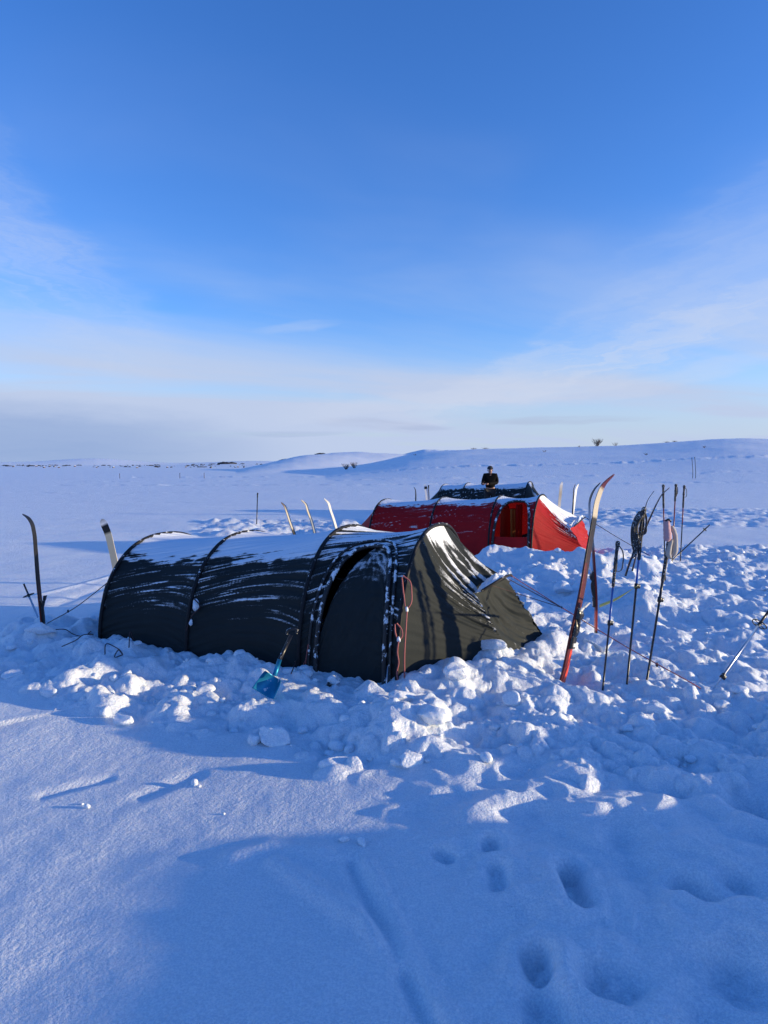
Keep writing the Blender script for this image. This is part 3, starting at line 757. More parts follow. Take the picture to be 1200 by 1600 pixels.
# inside the red tent: curtain, rolled door, dark gear
di = len(red.st)-2
def inside(T, s, c, z): return np.array(T.C0)*np.array([1, 1, 0])+s*np.array(TA)+c*np.array(TP)+np.array([0, 0, z])
s0, h0 = red.st[di]; s1, h1 = red.st[di+1]; LS = s1-s0
def drape(name, sA, sB, cA, cB, z0, z1, m, amp=.03, k=5, sd=0, taper=0.0):
    a, b = np.meshgrid(np.linspace(0, 1, 40), np.linspace(0, 1, 24), indexing='ij')
    wob = amp*np.sin(a*k*6.28+sd+b*1.5)
    P = np.stack([inside(red, sA+(sB-sA)*(ai*(1-taper*(1-bi))+taper*.5*(1-bi)), cA+(cB-cA)*ai+w_, z0+(z1-z0)*bi) for ai, bi, w_ in zip(a.ravel(), b.ravel(), wob.ravel())])
    me = mesh_np(name, P, grid_faces(40, 24)); o = link(name, me, m, red.root); sm = o.modifiers.new('thickness', 'SOLIDIFY'); sm.thickness = .004; return o
M_REDIN = fabric('red_inner_fabric', (.36, .016, .013), .6, .30, (.85, .05, .03))
drape('inner_curtain', s0+.32*LS, s0+.46*LS, -.30, .05, .06, .88, M_YELLOW, .018, 3, taper=.35)
drape('inner_tent_wall', s0+.05*LS, s0+.20*LS, -.20, .50, .22, .86, plain('orange_inner_wall', (.50, .05, .02), .7), .02, 2)
drape('rolled_door', s0+.47*LS, s0+.58*LS, -.34, -.18, .30, .97, M_REDIN, .018, 2)
m = MB(); V, Fc = chunk(3, (.30, .25, .17), 4); m.add(V+inside(red, s0+.66*LS, .05, .22), Fc); V, Fc = chunk(3, (.22, .2, .13), 4); m.add(V+inside(red, s0+.25*LS, -.1, .20), Fc)
tagit(m.build('gear_pile', M_DARK), 'dark heap of gear seen inside the open door of the red tent', 'gear')
a_, b_ = np.meshgrid(np.linspace(0, 1, 12), np.linspace(0, 1, 12), indexing='ij')

# guy lines
def line(pts, rad=.004, m=None, name='guy_line', parent=None, seg=6, n=None, smooth=True):
    P = spline(pts, n or max(8, len(pts)*8)) if smooth and len(pts) > 2 else np.array([tuple(p) for p in pts], float)
    V, Fq = tube_np(P, rad, seg); return link(name, mesh_np(name, V, Fq), m or M_ROPED, parent)
def knot(p, r, m, parent, name='line_runner', axis=(0, 0, 1)):
    V, Fc = chunk(2, (r*.7, r*.7, r*1.2), 3); me = mesh_np(name, V+np.array(tuple(p)), Fc); return link(name, me, m, parent)
T1, V1, V2, T2 = near.front
hoodp = Vector(near.hood[24, -1].tolist()); hoodq = Vector(near.hood[5, -1].tolist())
stake = G(1098, 1078, .02); stake_d = G(1104, 1084, -.05)
mid = D(886, 957, (hoodp.y+stake.y)/2+.1); mid = hoodp.lerp(stake, .30)+Vector((0, 0, -.015))
line([hoodp, mid], .0035, M_ROPE, parent=near.root); line([hoodp+Vector((-.02, -.05, -.03)), mid], .0035, M_ROPED, parent=near.root)
line([hoodq, mid], .003, M_ROPED, parent=near.root)
line([mid, mid.lerp(stake, .5)+Vector((0, 0, -.012)), stake, stake_d], .0042, M_ROPE, parent=near.root)
knot(mid.lerp(stake, .70)+Vector((0, 0, -.012)), .016, M_PLASTIC, near.root); knot(mid, .010, M_PLASTIC, near.root)
# loops of cord hanging on the front pole
pb = D(637, 905, 5.42)
def dz(px, py, Y): return D(px, py, Y)
def surfY(px, py, off=.02):                  # depth on the vestibule flank near the pole
    a = np.array(near.C0)
    best = None
    s1_, h1_ = near.st[-1]
    v = np.linspace(0, .5, 200); c, z = near.arch(v, s1_, h1_, .90)
    d = ray(px, py)
    P = near.pos(np.full(200, s1_), c, z)
    sx = 600+F*P[:, 0]/P[:, 1]
    zz = EYE+d.z/d.y*P[:, 1]; k = np.argmin(np.abs(P[:, 2]-zz)); return P[k, 1]-off
def VP(px, py, off=.035): return D(px, py, surfY(px, py, off))
line([VP(628,902), VP(631,930), VP(636,951), VP(641,945), VP(643,925), VP(640,908), VP(630,900)], .0062, M_ROPE, 'hanging_cord', near.root)
knot(VP(636, 952), .020, M_CLOD, near.root, 'frosted_line_runner')
line([VP(636,952), VP(634,985), VP(632,1020), VP(632,1062)], .0058, M_ROPE, 'hanging_cord', near.root)
line([VP(617,975), VP(618,990), VP(623,1000), VP(628,995), VP(628,985), VP(620,974)], .0062, M_ROPE, 'hanging_cord', near.root)
knot(VP(623, 1000), .022, M_CLOD, near.root, 'frosted_line_runner')
line([VP(623,1000), VP(621,1020), VP(623,1035), VP(620,1052), VP(623,1068)], .0058, M_ROPE, 'hanging_cord', near.root)
line([VP(603, 1078, .03), VP(606, 1040, .03)], .006, M_ALU, 'pole_tip', near.root, smooth=False)
# strap bundles at the third pole
for p, q in (((477, 1042), (488, 985)), ((470, 1058), (478, 1030))):
    Y = near.pos(np.array([near.st[2][0]]), np.array([-.9]), np.array([0.]))[0][1]
    line([D(*p, Y-.03), D((p[0]+q[0])/2-2, (p[1]+q[1])/2, Y-.04), D(*q, Y-.0)], .004, M_ROPE, 'hanging_cord', near.root)
Yp = near.pos(np.array([near.st[1][0]]), np.array([-.9]), np.array([0.]))[0][1]
knot(D(306, 945, Yp-.01), .05, M_CLOD, near.root, 'snow_on_sleeve'); knot(D(298, 972, Yp-.03), .028, M_CLOD, near.root, 'snow_on_sleeve')
line([D(303,935,Yp), D(312,948,Yp-.06), D(300,962,Yp-.04), D(291,985,Yp-.03)], .005, M_ROPED, 'hanging_cord', near.root)
# rear guy line to the ski
Y1 = near.pos(np.array([near.st[0][0]]), np.array([-.75]), np.array([0.]))[0][1]
sa, sb = D(166, 912, Y1), G(72, 975, .08)
line([sa, sa.lerp(sb, .5)+Vector((0, 0, -.03)), sb], .0042, M_ROPED, parent=near.root); knot(sa.lerp(sb, .62)+Vector((0, 0, -.02)), .014, M_PLASTIC, near.root)
line([sa+Vector((0, 0, .01)), D(162, 925, Y1), D(160, 934, Y1)], .003, M_ROPED, 'hanging_cord', near.root)
# red tent guy line
hp = Vector(red.hood[25, -1].tolist()); rs_ = G(1022, 872, .05)
line([hp, hp.lerp(rs_, .5)+Vector((0, 0, -.02)), rs_], .006, M_ROPED, parent=red.root)
for k_ in (0, 1):
    b = G(842+k_*4, 870, 0); line([D(838, 838, b.y+.02), b], .012, M_PLASTIC, 'door_strap', red.root, smooth=False)
# red tent snow skirt behind
m = MB(); V, Fc = chunk(4, (.36, .25, .09), 4); m.add(V+np.array(tuple(G(940, 874, -.02))), Fc)
tagit(m.build('snow_drift', M_CLOD), 'smooth pale snow drift against the front end of the red tent', 'snow drift')

def ground_cord(pts, label):
    P = [G(px, py, 0) for px, py in pts]; P = [Vector((p.x, p.y, gz(p.x, p.y)+.05+.03*math.sin(i*2.1))) for i, p in enumerate(P)]
    tagit(line(P, .0045, M_ROPED, 'loose_cord'), label, 'cord')
ground_cord([(164,1046),(170,1036),(182,1034),(192,1044),(186,1052),(180,1046),(192,1040)], 'dark cord loop lying on the snow below the black tent rear panel')
ground_cord([(202,1036),(205,1028),(212,1024),(221,1022)], 'short dark cord poking from snow, right of the cord loop')
ground_cord([(88,1010),(100,1010),(115,1005),(130,1008),(143,1014)], 'dark cord running over snow left of the black tent rear corner, upper one')
ground_cord([(97,1028),(118,1026),(130,1020),(146,1012)], 'dark cord over snow left of the black tent rear corner, lower one')
ground_cord([(455,1072),(462,1060),(458,1045)], 'thin cord trailing in snow beside the shovel')

# ------------------------------------------------------------------ skis and poles
def make_ski(label, pts, width, wdir, stops, frost=None, thick=.013, flip=1, bind=None, group='skis stuck upright in the snow', tip=.16, base_t=None, base_side=False):
    """pts: centre line from tail to tip (world)."""
    n = 130; P = spline(pts, n); L = np.r_[0, np.cumsum(np.linalg.norm(np.diff(P, axis=0), axis=1))]; t = L/L[-1]
    T = np.gradient(P, axis=0); T /= np.linalg.norm(T, axis=1, keepdims=True)
    w = np.array(tuple(wdir), float); Wd = w-T*(T@w)[:, None]; Wd /= np.linalg.norm(Wd, axis=1, keepdims=True)
    Nn = np.cross(T, Wd)*flip
    dist = L[-1]-L
    wid = width*np.clip(np.sqrt(np.clip(dist/tip, 0, 1)*(2-np.clip(dist/tip, 0, 1))), .06, 1)*(1-.08*np.sin(np.pi*t))
    th = thick*(.35+.65*(1-sst(t, .45, .95)))
    prof = [(-1, -.5), (-1, .35), (-.8, .5), (-.08, .5), (.0, .5), (.8, .5), (1, .35), (1, -.5)]
    V = np.stack([P+Wd*(a*wid/2)[:, None]+Nn*(b*th)[:, None] for a, b in prof], 1)
    col = np.stack([np.interp(t, [s[0] for s in stops], [s[1][k] for s in stops]) for k in range(3)], -1)
    colv = np.repeat(col[:, None], 8, 1)
    if base_t is not None: k_ = t < .6; colv[np.ix_(k_, [4, 5, 6, 7] if flip < 0 and base_side else [0, 1, 2, 3])] = base_t
    fr = np.interp(t, *zip(*(frost or [(0, -.6), (1, -.6)])))
    me = mesh_np('ski_body', V.reshape(-1, 3), np.concatenate([grid_faces(n, 8, closed_v=True), [[0, 1, 2, 3], [0, 3, 4, 7], [4, 5, 6, 7]]]), False,
                 {'col': ('POINT', colv.reshape(-1, 3)), 'frost': ('POINT', np.repeat(fr, 8))})
    base = P[0]; root = thing('ski', label, 'ski', tuple(base), group)
    link('ski_body', me, M_SKI, root)
    if bind:
        for part, tA, tB, hgt, wf, mm, shape in bind:
            i0, i1 = np.searchsorted(t, [tA, tB]); i1 = max(i1, i0+2); i1 = min(i1, n-1)
            kk = np.linspace(i0, i1, 9).astype(int); u = np.linspace(0, 1, 9)
            prof_h = {'box': 1-.0*u, 'wedge': .35+.65*u, 'arc': np.sin(np.pi*np.clip(u*.9+.1, 0, 1))**.7, 'curl': .3+.9*u**1.5}[shape]
            VV = []
            for j, k_ in enumerate(kk):
                b0 = P[k_]+Nn[k_]*th[k_]*.5; hh = hgt*prof_h[j]; lo = .0 if shape != 'curl' else hh*.6
                for a, b in ((-1, lo), (-1, hh*.8), (-.7, hh), (.7, hh), (1, hh*.8), (1, lo)):
                    VV.append(b0+Wd[k_]*a*width*wf/2+Nn[k_]*(b+.001))
            link(part, mesh_np(part, VV, np.concatenate([grid_faces(9, 6, closed_v=True), [[0, 1, 2, 3], [0, 3, 4, 5], [48, 49, 50, 51], [48, 51, 52, 53]]]), False), mm, root)
    return root
BIND = lambda a, b: [('binding_plate', a, b, .012, .7, M_PLASTIC, 'box'), ('toe_piece', b-.13*(b-a)*2, b, .040, .95, M_PLASTIC, 'arc'),
                 ('heel_plate', a, a+.2*(b-a), .022, .8, M_ALU, 'box')]
def tel_bind(a, b):
    L = b-a
    return [('heel_plate', a, a+.22*L, .022, .75, M_PLASTIC, 'box'), ('heel_pad', a+.03*L, a+.12*L, .027, .5, M_WHITEP, 'box'), ('binding_plate', a+.22*L, a+.62*L, .030, .62, M_PLASTIC, 'arc'),
            ('spring_cable', a+.30*L, a+.72*L, .034, .25, M_PLASTIC, 'arc'), ('toe_piece', a+.62*L, a+.84*L, .038, .8, M_PLASTIC, 'arc'), ('toe_strap', a+.78*L, b, .060, .5, M_WHITEP, 'curl')]
DARKR = (.055, .012, .012); MAR = (.16, .018, .014); ORG = (.72, .07, .03); CREAM = (.50, .44, .34); BLK = (.012, .011, .011); WHT = (.75, .75, .73); BRN = (.09, .045, .03); WOOD = (.62, .53, .36); GREY = (.2, .22, .25)
# tall red ski in front
b = G(880, 1062, .0); Y = b.y
pl = [D(868, 1100, Y-.04), D(880, 1060, Y), D(895, 990, Y+.03), D(909, 925, Y+.07), D(920, 860, Y+.10), D(928, 815, Y+.12), D(934, 780, Y+.14), D(944, 757, Y+.15), D(960, 741, Y+.13)]
make_ski('tall dark red ski standing nearest the camera, orange tail, frosted cream shovel', pl, .108, (.60, .80, 0),
    [(0, DARKR), (.115, DARKR), (.125, ORG), (.225, ORG), (.235, MAR), (.45, (.09, .014, .012)), (.60, (.035, .014, .012)), (.76, BLK), (.79, BLK), (.80, CREAM), (.92, CREAM), (.925, (.10, .02, .02)), (1, (.12, .02, .02))],
    [(0, -.6), (.1, -.3), (.15, .02), (.22, -.1), (.25, -.5), (.3, -.5), (.75, -.25), (.8, .05), (.93, .16), (.96, .02), (1, -.2)], .018, flip=-1,
    bind=tel_bind(.235, .44), tip=.20, base_t=np.array((.10, .010, .010)))
# thin ski behind it
b = G(931, 1002, .0); Y = b.y
make_ski('thin red ski seen edge-on behind the tall one', [D(932, 1030, Y), D(931, 1000, Y), D(931, 930, Y), D(928, 880, Y), D(925, 835, Y), D(921, 800, Y), D(922, 780, Y), D(929, 764, Y), D(938, 754, Y)], .07, (.08, 1, 0),
    [(0, BLK), (.16, BLK), (.17, ORG), (.27, ORG), (.28, MAR), (.60, MAR), (.64, GREY), (.80, (.45, .5, .58)), (.9, BLK), (1, BLK)], [(0, -.6), (.2, -.05), (.3, -.6), (.6, -.2), (.7, .05), (.9, -.2), (1, -.5)], .018, flip=1, bind=tel_bind(.29, .53), tip=.16)
# ski at the left edge
b = G(68, 988, .0); Y = b.y
make_ski('dark ski with rusty red tail stuck at the far left beside the tent guy line', [D(72, 1015, Y), D(68, 985, Y), D(63, 940, Y), D(59, 900, Y), D(56, 860, Y), D(53, 830, Y), D(50, 818, Y), D(44, 809, Y), D(35, 803, Y)], .07, (.05, 1, 0),
    [(0, (.30, .05, .02)), (.20, (.30, .05, .02)), (.40, (.08, .02, .015)), (.52, BLK), (1, BLK)], [(0, -.6), (.5, -.35), (.8, -.15), (.9, -.3), (1, -.5)], .011, flip=-1,
    bind=[('binding_plate', .16, .36, .018, .6, M_PLASTIC, 'arc'), ('toe_strap', .28, .38, .055, .5, M_PLASTIC, 'curl')], tip=.12)
# pale ski behind the rear of the tent
Y = 8.3
make_ski('pale wooden ski base with black tip standing behind the rear of the black tent', [D(190, 940, Y), D(182, 893, Y), D(174, 855, Y), D(168, 832, Y), D(163, 820, Y+.02), D(159, 811, Y+.06)], .085, (1, 0, 0),
    [(0, WOOD), (.79, WOOD), (.82, BLK), (.90, BLK), (.93, WHT), (1, (.3, .3, .3))], [(0, -.3), (.8, -.3), (.9, -.1), (.95, .1), (1, -.2)], .014, tip=.09)
# three skis behind the near tent
for (pts, stops, lab, fr) in (
    ([(466,860),(459,832),(453,815),(448,799),(445,791),(439,785)], [(0, BLK), (.40, BLK), (.45, CREAM), (.75, CREAM), (1, BRN)], 'dark speckled ski with curved tip, leftmost of three behind the black tent', .05),
    ([(498,860),(491,830),(486,812),(481,798),(478,788),(470,781)], [(0, GREY), (.6, GREY), (.63, CREAM), (1, CREAM)], 'half grey half cream ski, middle of three behind the black tent', -.2),
    ([(536,860),(526,828),(521,811),(516,796),(513,786),(506,779)], [(0, CREAM), (.3, (.6, .58, .54)), (1, (.6, .58, .54))], 'cream white ski, rightmost of three behind the black tent', -.2)):
    Y = 9.6
    make_ski(lab, [D(px, py, Y) for px, py in pts], .055, (.5, .86, 0), stops, [(0, fr-.2), (.6, fr), (1, fr)], .014, tip=.10)
# skis behind the red tent
Y = 17.5
make_ski('small dark ski behind the left end of the far tent', [D(649.5, 795, Y), D(649.5, 782, Y), D(649.5, 770, Y), D(648.5, 764, Y), D(646.5, 761, Y)], .07, (.3, .95, 0), [(0, BLK), (1, BLK)], None, .02, tip=.1)
make_ski('white ski with black band behind the left end of the far tent', [D(668, 795, Y), D(667.5, 780, Y), D(666, 766, Y), D(664, 757, Y)], .085, (1, .1, 0), [(0, WHT), (.4, WHT), (.8, WHT), (.82, BLK), (.9, BLK), (.93, WHT), (1, WHT)], [(0, -.2), (1, .1)], .014, tip=.12)
make_ski('frosted white ski sticking up behind the red tent vent hood', [D(873, 800, 16), D(874.5, 782, 16), D(876, 768, 16), D(877, 759, 16), D(878.5, 753, 16)], .075, (1, .2, 0), [(0, WHT), (.6, CREAM), (1, WHT)], [(0, .1), (.6, -.1), (1, .2)], .014, tip=.12)
make_ski('dark ski of the crossed pair beyond the red tent', [D(894.5, 812, 15.8), D(895, 796, 15.8), D(896, 776, 15.8), D(896.5, 764, 15.8), D(899, 756, 15.8)], .07, (.45, .9, 0), [(0, BLK), (1, BLK)], [(0, -.5), (1, -.4)], .02, tip=.12)
make_ski('white ski of the crossed pair beyond the red tent', [D(893.5, 812, 15.9), D(896, 796, 15.9), D(898.5, 776, 15.9), D(900.5, 764, 15.9), D(904, 756, 15.9)], .07, (.8, .6, 0), [(0, WHT), (1, WHT)], [(0, .1), (1, .1)], .016, tip=.12)
# skis further right
Y = 8.2
make_ski('dark ski whose curved tip rises behind the blue ski pole grips', [D(988, 892, Y), D(998, 850, Y), D(1004, 815, Y), D(1008, 795, Y), D(1012, 782, Y), D(1022, 767, Y)], .07, (.4, .9, 0), [(0, BRN), (.5, GREY), (1, (.03, .03, .04))], [(0, -.3), (.7, -.2), (1, -.1)], .018, tip=.12)
Y = 9.2
make_ski('slim ski leaning to the right behind the pole with the hanging mitten', [D(977, 900, Y), D(985, 876, Y), D(1001, 842, Y), D(1017, 806, Y), D(1027, 785, Y), D(1034, 773, Y), D(1046, 762, Y)], .07, (.25, .97, 0), [(0, BLK), (.5, (.06, .02, .02)), (1, (.05, .02, .02))], [(0, -.05), (.3, -.2), (1, -.3)], .02, tip=.12,
    bind=[('binding_plate', .28, .46, .03, .7, M_PLASTIC, 'arc'), ('toe_strap', .38, .5, .06, .5, M_PLASTIC, 'curl')])

def make_pole(label, foot, top, segs, grip=None, r=.0085, strap=None, basket=None, clamps=(), group='ski poles stuck in the snow', name='ski_pole', sink=.15):
    foot = Vector(foot); top = Vector(top); d = (top-foot); L = d.length; d.normalize()
    root = thing(name, label, 'ski pole', tuple(foot), group)
    side = Vector((0, 1, 0)).cross(d).normalized(); fwd = d.cross(side)
    for i, (a, b, mm, rr) in enumerate(segs):
        a_ = -sink/L if a == 0 else a
        line([foot+d*L*a_, foot+d*L*b], rr*r, mm, 'lower_shaft' if i == 0 else 'upper_shaft', root, 10, smooth=False)
    for c in clamps:
        p = foot+d*L*c; mb = MB(); mb.tube([p-d*.022, p-d*.018, p+d*.018, p+d*.022], [r*1.1, r*1.9, r*1.9, r*1.1], 10); mb.box(p+side*.018, side*.010, d*.016, fwd*.008); mb.build('clamp', M_PLASTIC, root)
    if grip:
        ga, m_ = grip; p0 = foot+d*L*ga; Lg = L*(1-ga)
        us = np.array([0, .03, .2, .4, .55, .6, .65, .7, .78, .86, .92, .97, 1.0]); rs2 = np.array([.7, 1.25, 1.3, 1.25, 1.3, 1.6, 1.35, 1.25, 1.35, 1.4, 1.9, 1.8, .9])*r*1.25
        V, Fq = tube_np([p0+d*Lg*u+side*(.012*max(0, (u-.6))**1.3) for u in us], rs2, 12); link('grip', mesh_np('grip', V, Fq), m_, root)
    if strap:
        p = top-d*.02
        for (ox, drop, wd) in strap:
            pts = [p, p+side*ox*.9-d*drop*.25+fwd*.01, p+side*ox*1.05-d*drop*.6, p+side*ox*.75-d*drop*.95, p+side*ox*.35-d*drop*.98, p+side*.012*np.sign(ox)-d*drop*.7, p-d*.02]
            P = spline(pts, 40); T = np.gradient(P, axis=0); T /= np.linalg.norm(T, axis=1, keepdims=True)
            fw = np.array(tuple(fwd)); V = np.concatenate([P-fw*wd/2, P+fw*wd/2]); n = 40
            fq = [[i, i+1, n+i+1, n+i] for i in range(n-1)]
            o = link('strap', mesh_np('strap', V, fq), M_GRIP, root); sm = o.modifiers.new('thickness', 'SOLIDIFY'); sm.thickness = .005; sm.offset = 0
    if basket:
        bt, rad = basket; c = foot+d*L*bt; mb = MB(); a = np.linspace(0, 2*np.pi, 25)
        ring = [c+side*math.cos(q)*rad+fwd*math.sin(q)*rad for q in a]; mb.tube(ring, .0045, 6)
        for q in (0, 1.57, 3.14, 4.71): mb.tube([c, c+side*math.cos(q)*rad+fwd*math.sin(q)*rad], .0035, 6)
        mb.tube([c-d*.02, c+d*.02], .012, 8); mb.build('basket', M_PLASTIC, root)
    return root
b1 = G(942, 1075, 0)
make_pole('ski pole with black grip and loop strap, leftmost of the front three', b1, D(965, 845, b1.y+.12), [(0, .44, M_BLACKP, 1.0), (.44, .68, M_BLUEP, 1.15)], (.68, M_GRIP), .0075, [(.055, .22, .014)], clamps=(.44,))
b2 = G(979, 1075, 0)
make_pole('blue and black ski pole with bulky frosted straps, middle of the front three', b2, D(1006, 792, b2.y+.15), [(0, .56, M_BLACKP, 1.0), (.56, .76, M_BLUEP, 1.15)], (.70, M_GRIP), .0082, [(-.06, .26, .03), (-.045, .20, .04), (.03, .2, .03)], clamps=(.56,))
b3 = G(1009, 1074, 0)
top3 = D(1045, 846, b3.y+.12)
make_pole('all black ski pole leaning right, rightmost of the front three', b3, top3, [(0, .60, M_BLACKP, 1.0), (.60, .80, M_BLACKP, 1.2)], (.72, M_GRIP), .0085, clamps=(.60,))
# bulky strap bundle on the middle pole
tp2 = D(1006, 792, b2.y+.15); rt = MB(); 
for k_ in range(3):
    a0 = D(1006-k_*3, 800, b2.y+.12+.02*k_); a1 = D(994-k_*2, 822, b2.y+.12); a2 = D(996-k_*3, 850, b2.y+.12); a3 = D(988+3*k_, 872-3*k_, b2.y+.1)
    rt.tube(spline([a0, a1, a2, a3], 14), np.r_[.012, np.full(12, .017), .008], 8)
tagit(rt.build('glove', M_GRIP), 'black frost flecked glove hanging over the middle front ski pole', 'glove')
# mitten on the third pole
Y = b3.y+.03
mit = thing('mitten', 'pink and beige mitten hanging on the all black ski pole', 'mitten', tuple(D(1046, 850, Y)))
mb = MB(); mb.tube(spline([D(1042, 812, Y), D(1042, 825, Y), D(1043, 838, Y), D(1042, 846, Y)], 12), [.016, .024, .021, .027, .024, .029, .026, .031, .028, .031, .026, .014], 12); mb.build('cuff', M_MITT, mit)
mb = MB(); mb.tube(spline([D(1050, 822, Y+.02), D(1055, 838, Y+.02), D(1055, 855, Y+.02), D(1052, 870, Y+.02)], 14), [.010, .014, .019, .016, .019, .016, .018, .017, .020, .022, .026, .024, .019, .007], 12)
mb.tube(spline([D(1050, 842, Y), D(1046, 856, Y), D(1045, 868, Y), D(1049, 873, Y)], 12), [.008, .014, .015, .016, .017, .018, .019, .020, .020, .018, .014, .006], 10); mb.build('palm', M_MITT2, mit)
mb = MB(); mb.tube(spline([D(1040, 815, Y-.01), D(1044, 812, Y-.01), D(1048, 815, Y-.01)], 8), .010, 8); mb.build('buckle', M_PLASTIC, mit)
# yellow tape between ski and pole
a0 = D(937, 947, 5.9); a1 = D(995, 916, b2.y+.03)
P = spline([a0, a0.lerp(a1, .5)+Vector((0, 0, -.015)), a1], 30); n = 30; tw = np.linspace(0, 2.2, n)
V = np.concatenate([P+np.stack([0*tw, .012*np.sin(tw), .012*np.cos(tw)], -1), P-np.stack([0*tw, .012*np.sin(tw), .012*np.cos(tw)], -1)])
o = link('tape', mesh_np('tape', V, [[i, i+1, n+i+1, n+i] for i in range(n-1)]), M_TAPE); sm = o.modifiers.new('thickness', 'SOLIDIFY'); sm.thickness = .003
tagit(o, 'yellow tape strung between the thin red ski and the middle front pole', 'tape')
# poles further back
b = G(1037, 900, 0); make_pole('dark red ski pole rising straight above the pink mitten', D(1039, 890, 9.5), D(1036, 757, 9.5), [(0, .55, M_BLACKP, 1), (.55, .74, M_REDP, 1)], (.72, M_GRIP), .0085)
make_pole('red ski pole with bulky strapped grip, left of the rightmost upright pair', D(1050, 882, 11.6), D(1056, 756, 11.6), [(0, .3, M_BLACKP, 1), (.3, .82, M_REDP, 1)], (.78, M_GRIP), .010, [(.035, .16, .02), (.02, .2, .02)])
make_pole('dark red ski pole with strap loop, rightmost upright one', D(1063, 877, 12.3), D(1069, 758, 12.3), [(0, .5, M_BLACKP, 1), (.5, .75, M_REDP, 1)], (.70, M_GRIP), .010, [(.05, .20, .015)])
fb = D(1057, 869, 12.0); make_pole('black ski pole leaning far over with its small basket up in the air', fb, D(1109, 820, 12.0), [(0, 1.0, M_BLACKP, 1)], None, .010, basket=(.85, .035))
b = G(1115, 1076, 0)
make_pole('silver ski pole driven in at a slant with its basket up, at the right edge', b, D(1206, 948, b.y+.25), [(0, .18, M_ALU, .8), (.18, .80, M_ALU, 1.15), (.80, 1.0, M_BLACKP, 1.2)], None, .0085, basket=(.78, .055), clamps=(.15,))
b = G(61, 968, 0); make_pole('upturned ski pole with a round black basket beside the left ski', b, D(37, 912, b.y-.05), [(0, .75, M_LBLUE, .9), (.75, 1.0, M_BLACKP, .8)], None, .0115, basket=(.68, .058))
b = G(401, 818, 0); make_pole('lone distant ski pole on the smooth snow field', D(401, 820, 20), D(402.5, 770, 20), [(0, .9, M_BLACKP, 1.2)], (.85, M_GRIP), .012)
make_pole('slim ski pole beside the white ski left of the far tent', D(671, 790, 17.5), D(669.5, 758, 17.5), [(0, .9, M_BLACKP, 1)], (.85, M_GRIP), .010)

# shovel
b = G(418, 1075, .12); Ys = b.y
sh = thing('snow_shovel', 'blue snow shovel with black shaft stuck in snow against the black tent', 'shovel', tuple(b))
u0 = D(425, 1055, Ys); u1 = D(457, 990, Ys+.10)
line([D(429, 1056, Ys-.01), D(437, 1030, Ys+.02)], .0165, M_SHOVEL, 'socket', sh, 12, smooth=False)
line([D(436, 1033, Ys+.02), D(455, 992, Ys+.10)], .0145, M_PLASTIC, 'shaft', sh, 12, smooth=False)
mb = MB(); mb.tube(spline([D(448, 991, Ys+.10), D(450, 985, Ys+.10), D(457, 983, Ys+.10), D(464, 984, Ys+.10), D(463, 990, Ys+.1)], 14), .010, 8); mb.build('handle', M_PLASTIC, sh)
# blade: scooped sheet, concave towards the camera
ax = (D(404, 1078, Ys-.05)-D(423, 1046, Ys)).normalized(); wv = (D(441, 1064, Ys-.02)-D(418, 1050, Ys)).normalized()
top = D(427, 1056, Ys)
a, c = np.meshgrid(np.linspace(0, 1, 24), np.linspace(-1, 1, 25), indexing='ij')
nb = np.array(tuple(ax.cross(wv).normalized())); nb = nb if nb[1] < 0 else -nb
P = np.array(tuple(top))+np.array(tuple(ax))*(a*.145)[..., None]+np.array(tuple(wv))*(c*.085*(.75+.25*np.sqrt(a)))[..., None]-nb*(.070*(1-c**2)*(.4+.6*(1-a)))[..., None]+nb*(.02*(1-a)**3)[..., None]
o = link('blade', mesh_np('blade', P.reshape(-1, 3), grid_faces(24, 25)), M_SHOVEL, sh); sm = o.modifiers.new('thickness', 'SOLIDIFY'); sm.thickness = .003
# stake toggle in front of the door
p = G(516, 1070, .03); tg = thing('tent_stake', 'small half buried stake with black toggle in front of the black tent door', 'stake', tuple(p))
line([D(500, 1077, p.y), D(512, 1068, p.y)], .004, M_ALU, 'wire_loop', tg, smooth=False); V, Fc = chunk(3, (.022, .02, .022), 4); link('toggle', mesh_np('toggle', V+np.array(tuple(D(514, 1070, p.y))), Fc), M_PLASTIC, tg)
V, Fc = chunk(3, (.06, .05, .035), 3); link('snow_clump', mesh_np('snow_clump', V+np.array(tuple(D(522, 1062, p.y+.03))), Fc), M_CLOD, tg)

# ------------------------------------------------------------------ person
def skin_mesh(name, verts, edges, radii, m, parent, sub=2, root=0):
    me = bpy.data.meshes.new(name); me.from_pydata([tuple(v) for v in verts], edges, []); me.update()
    o = bpy.data.objects.new(name, me); C.objects.link(o); me.materials.append(m)
    sk = o.modifiers.new('skin', 'SKIN'); sk.use_smooth_shade = True
    for i, r in enumerate(radii): 
        me.skin_vertices[0].data[i].radius = r if isinstance(r, tuple) else (r, r)
        me.skin_vertices[0].data[i].use_root = (i == root)
    s = o.modifiers.new('sub', 'SUBSURF'); s.levels = sub; s.render_levels = sub
    o.parent = parent; return o
Yp_ = 24.0; pp = D(766, 753, Yp_)
per = thing('person', 'person in black jacket and dark beanie standing behind the far tent, hands together', 'person', (pp.x, Yp_, gz(pp.x, Yp_)))
HH = EYE-(728-730)/F*Yp_-per.location.z
k_ = HH/1.76
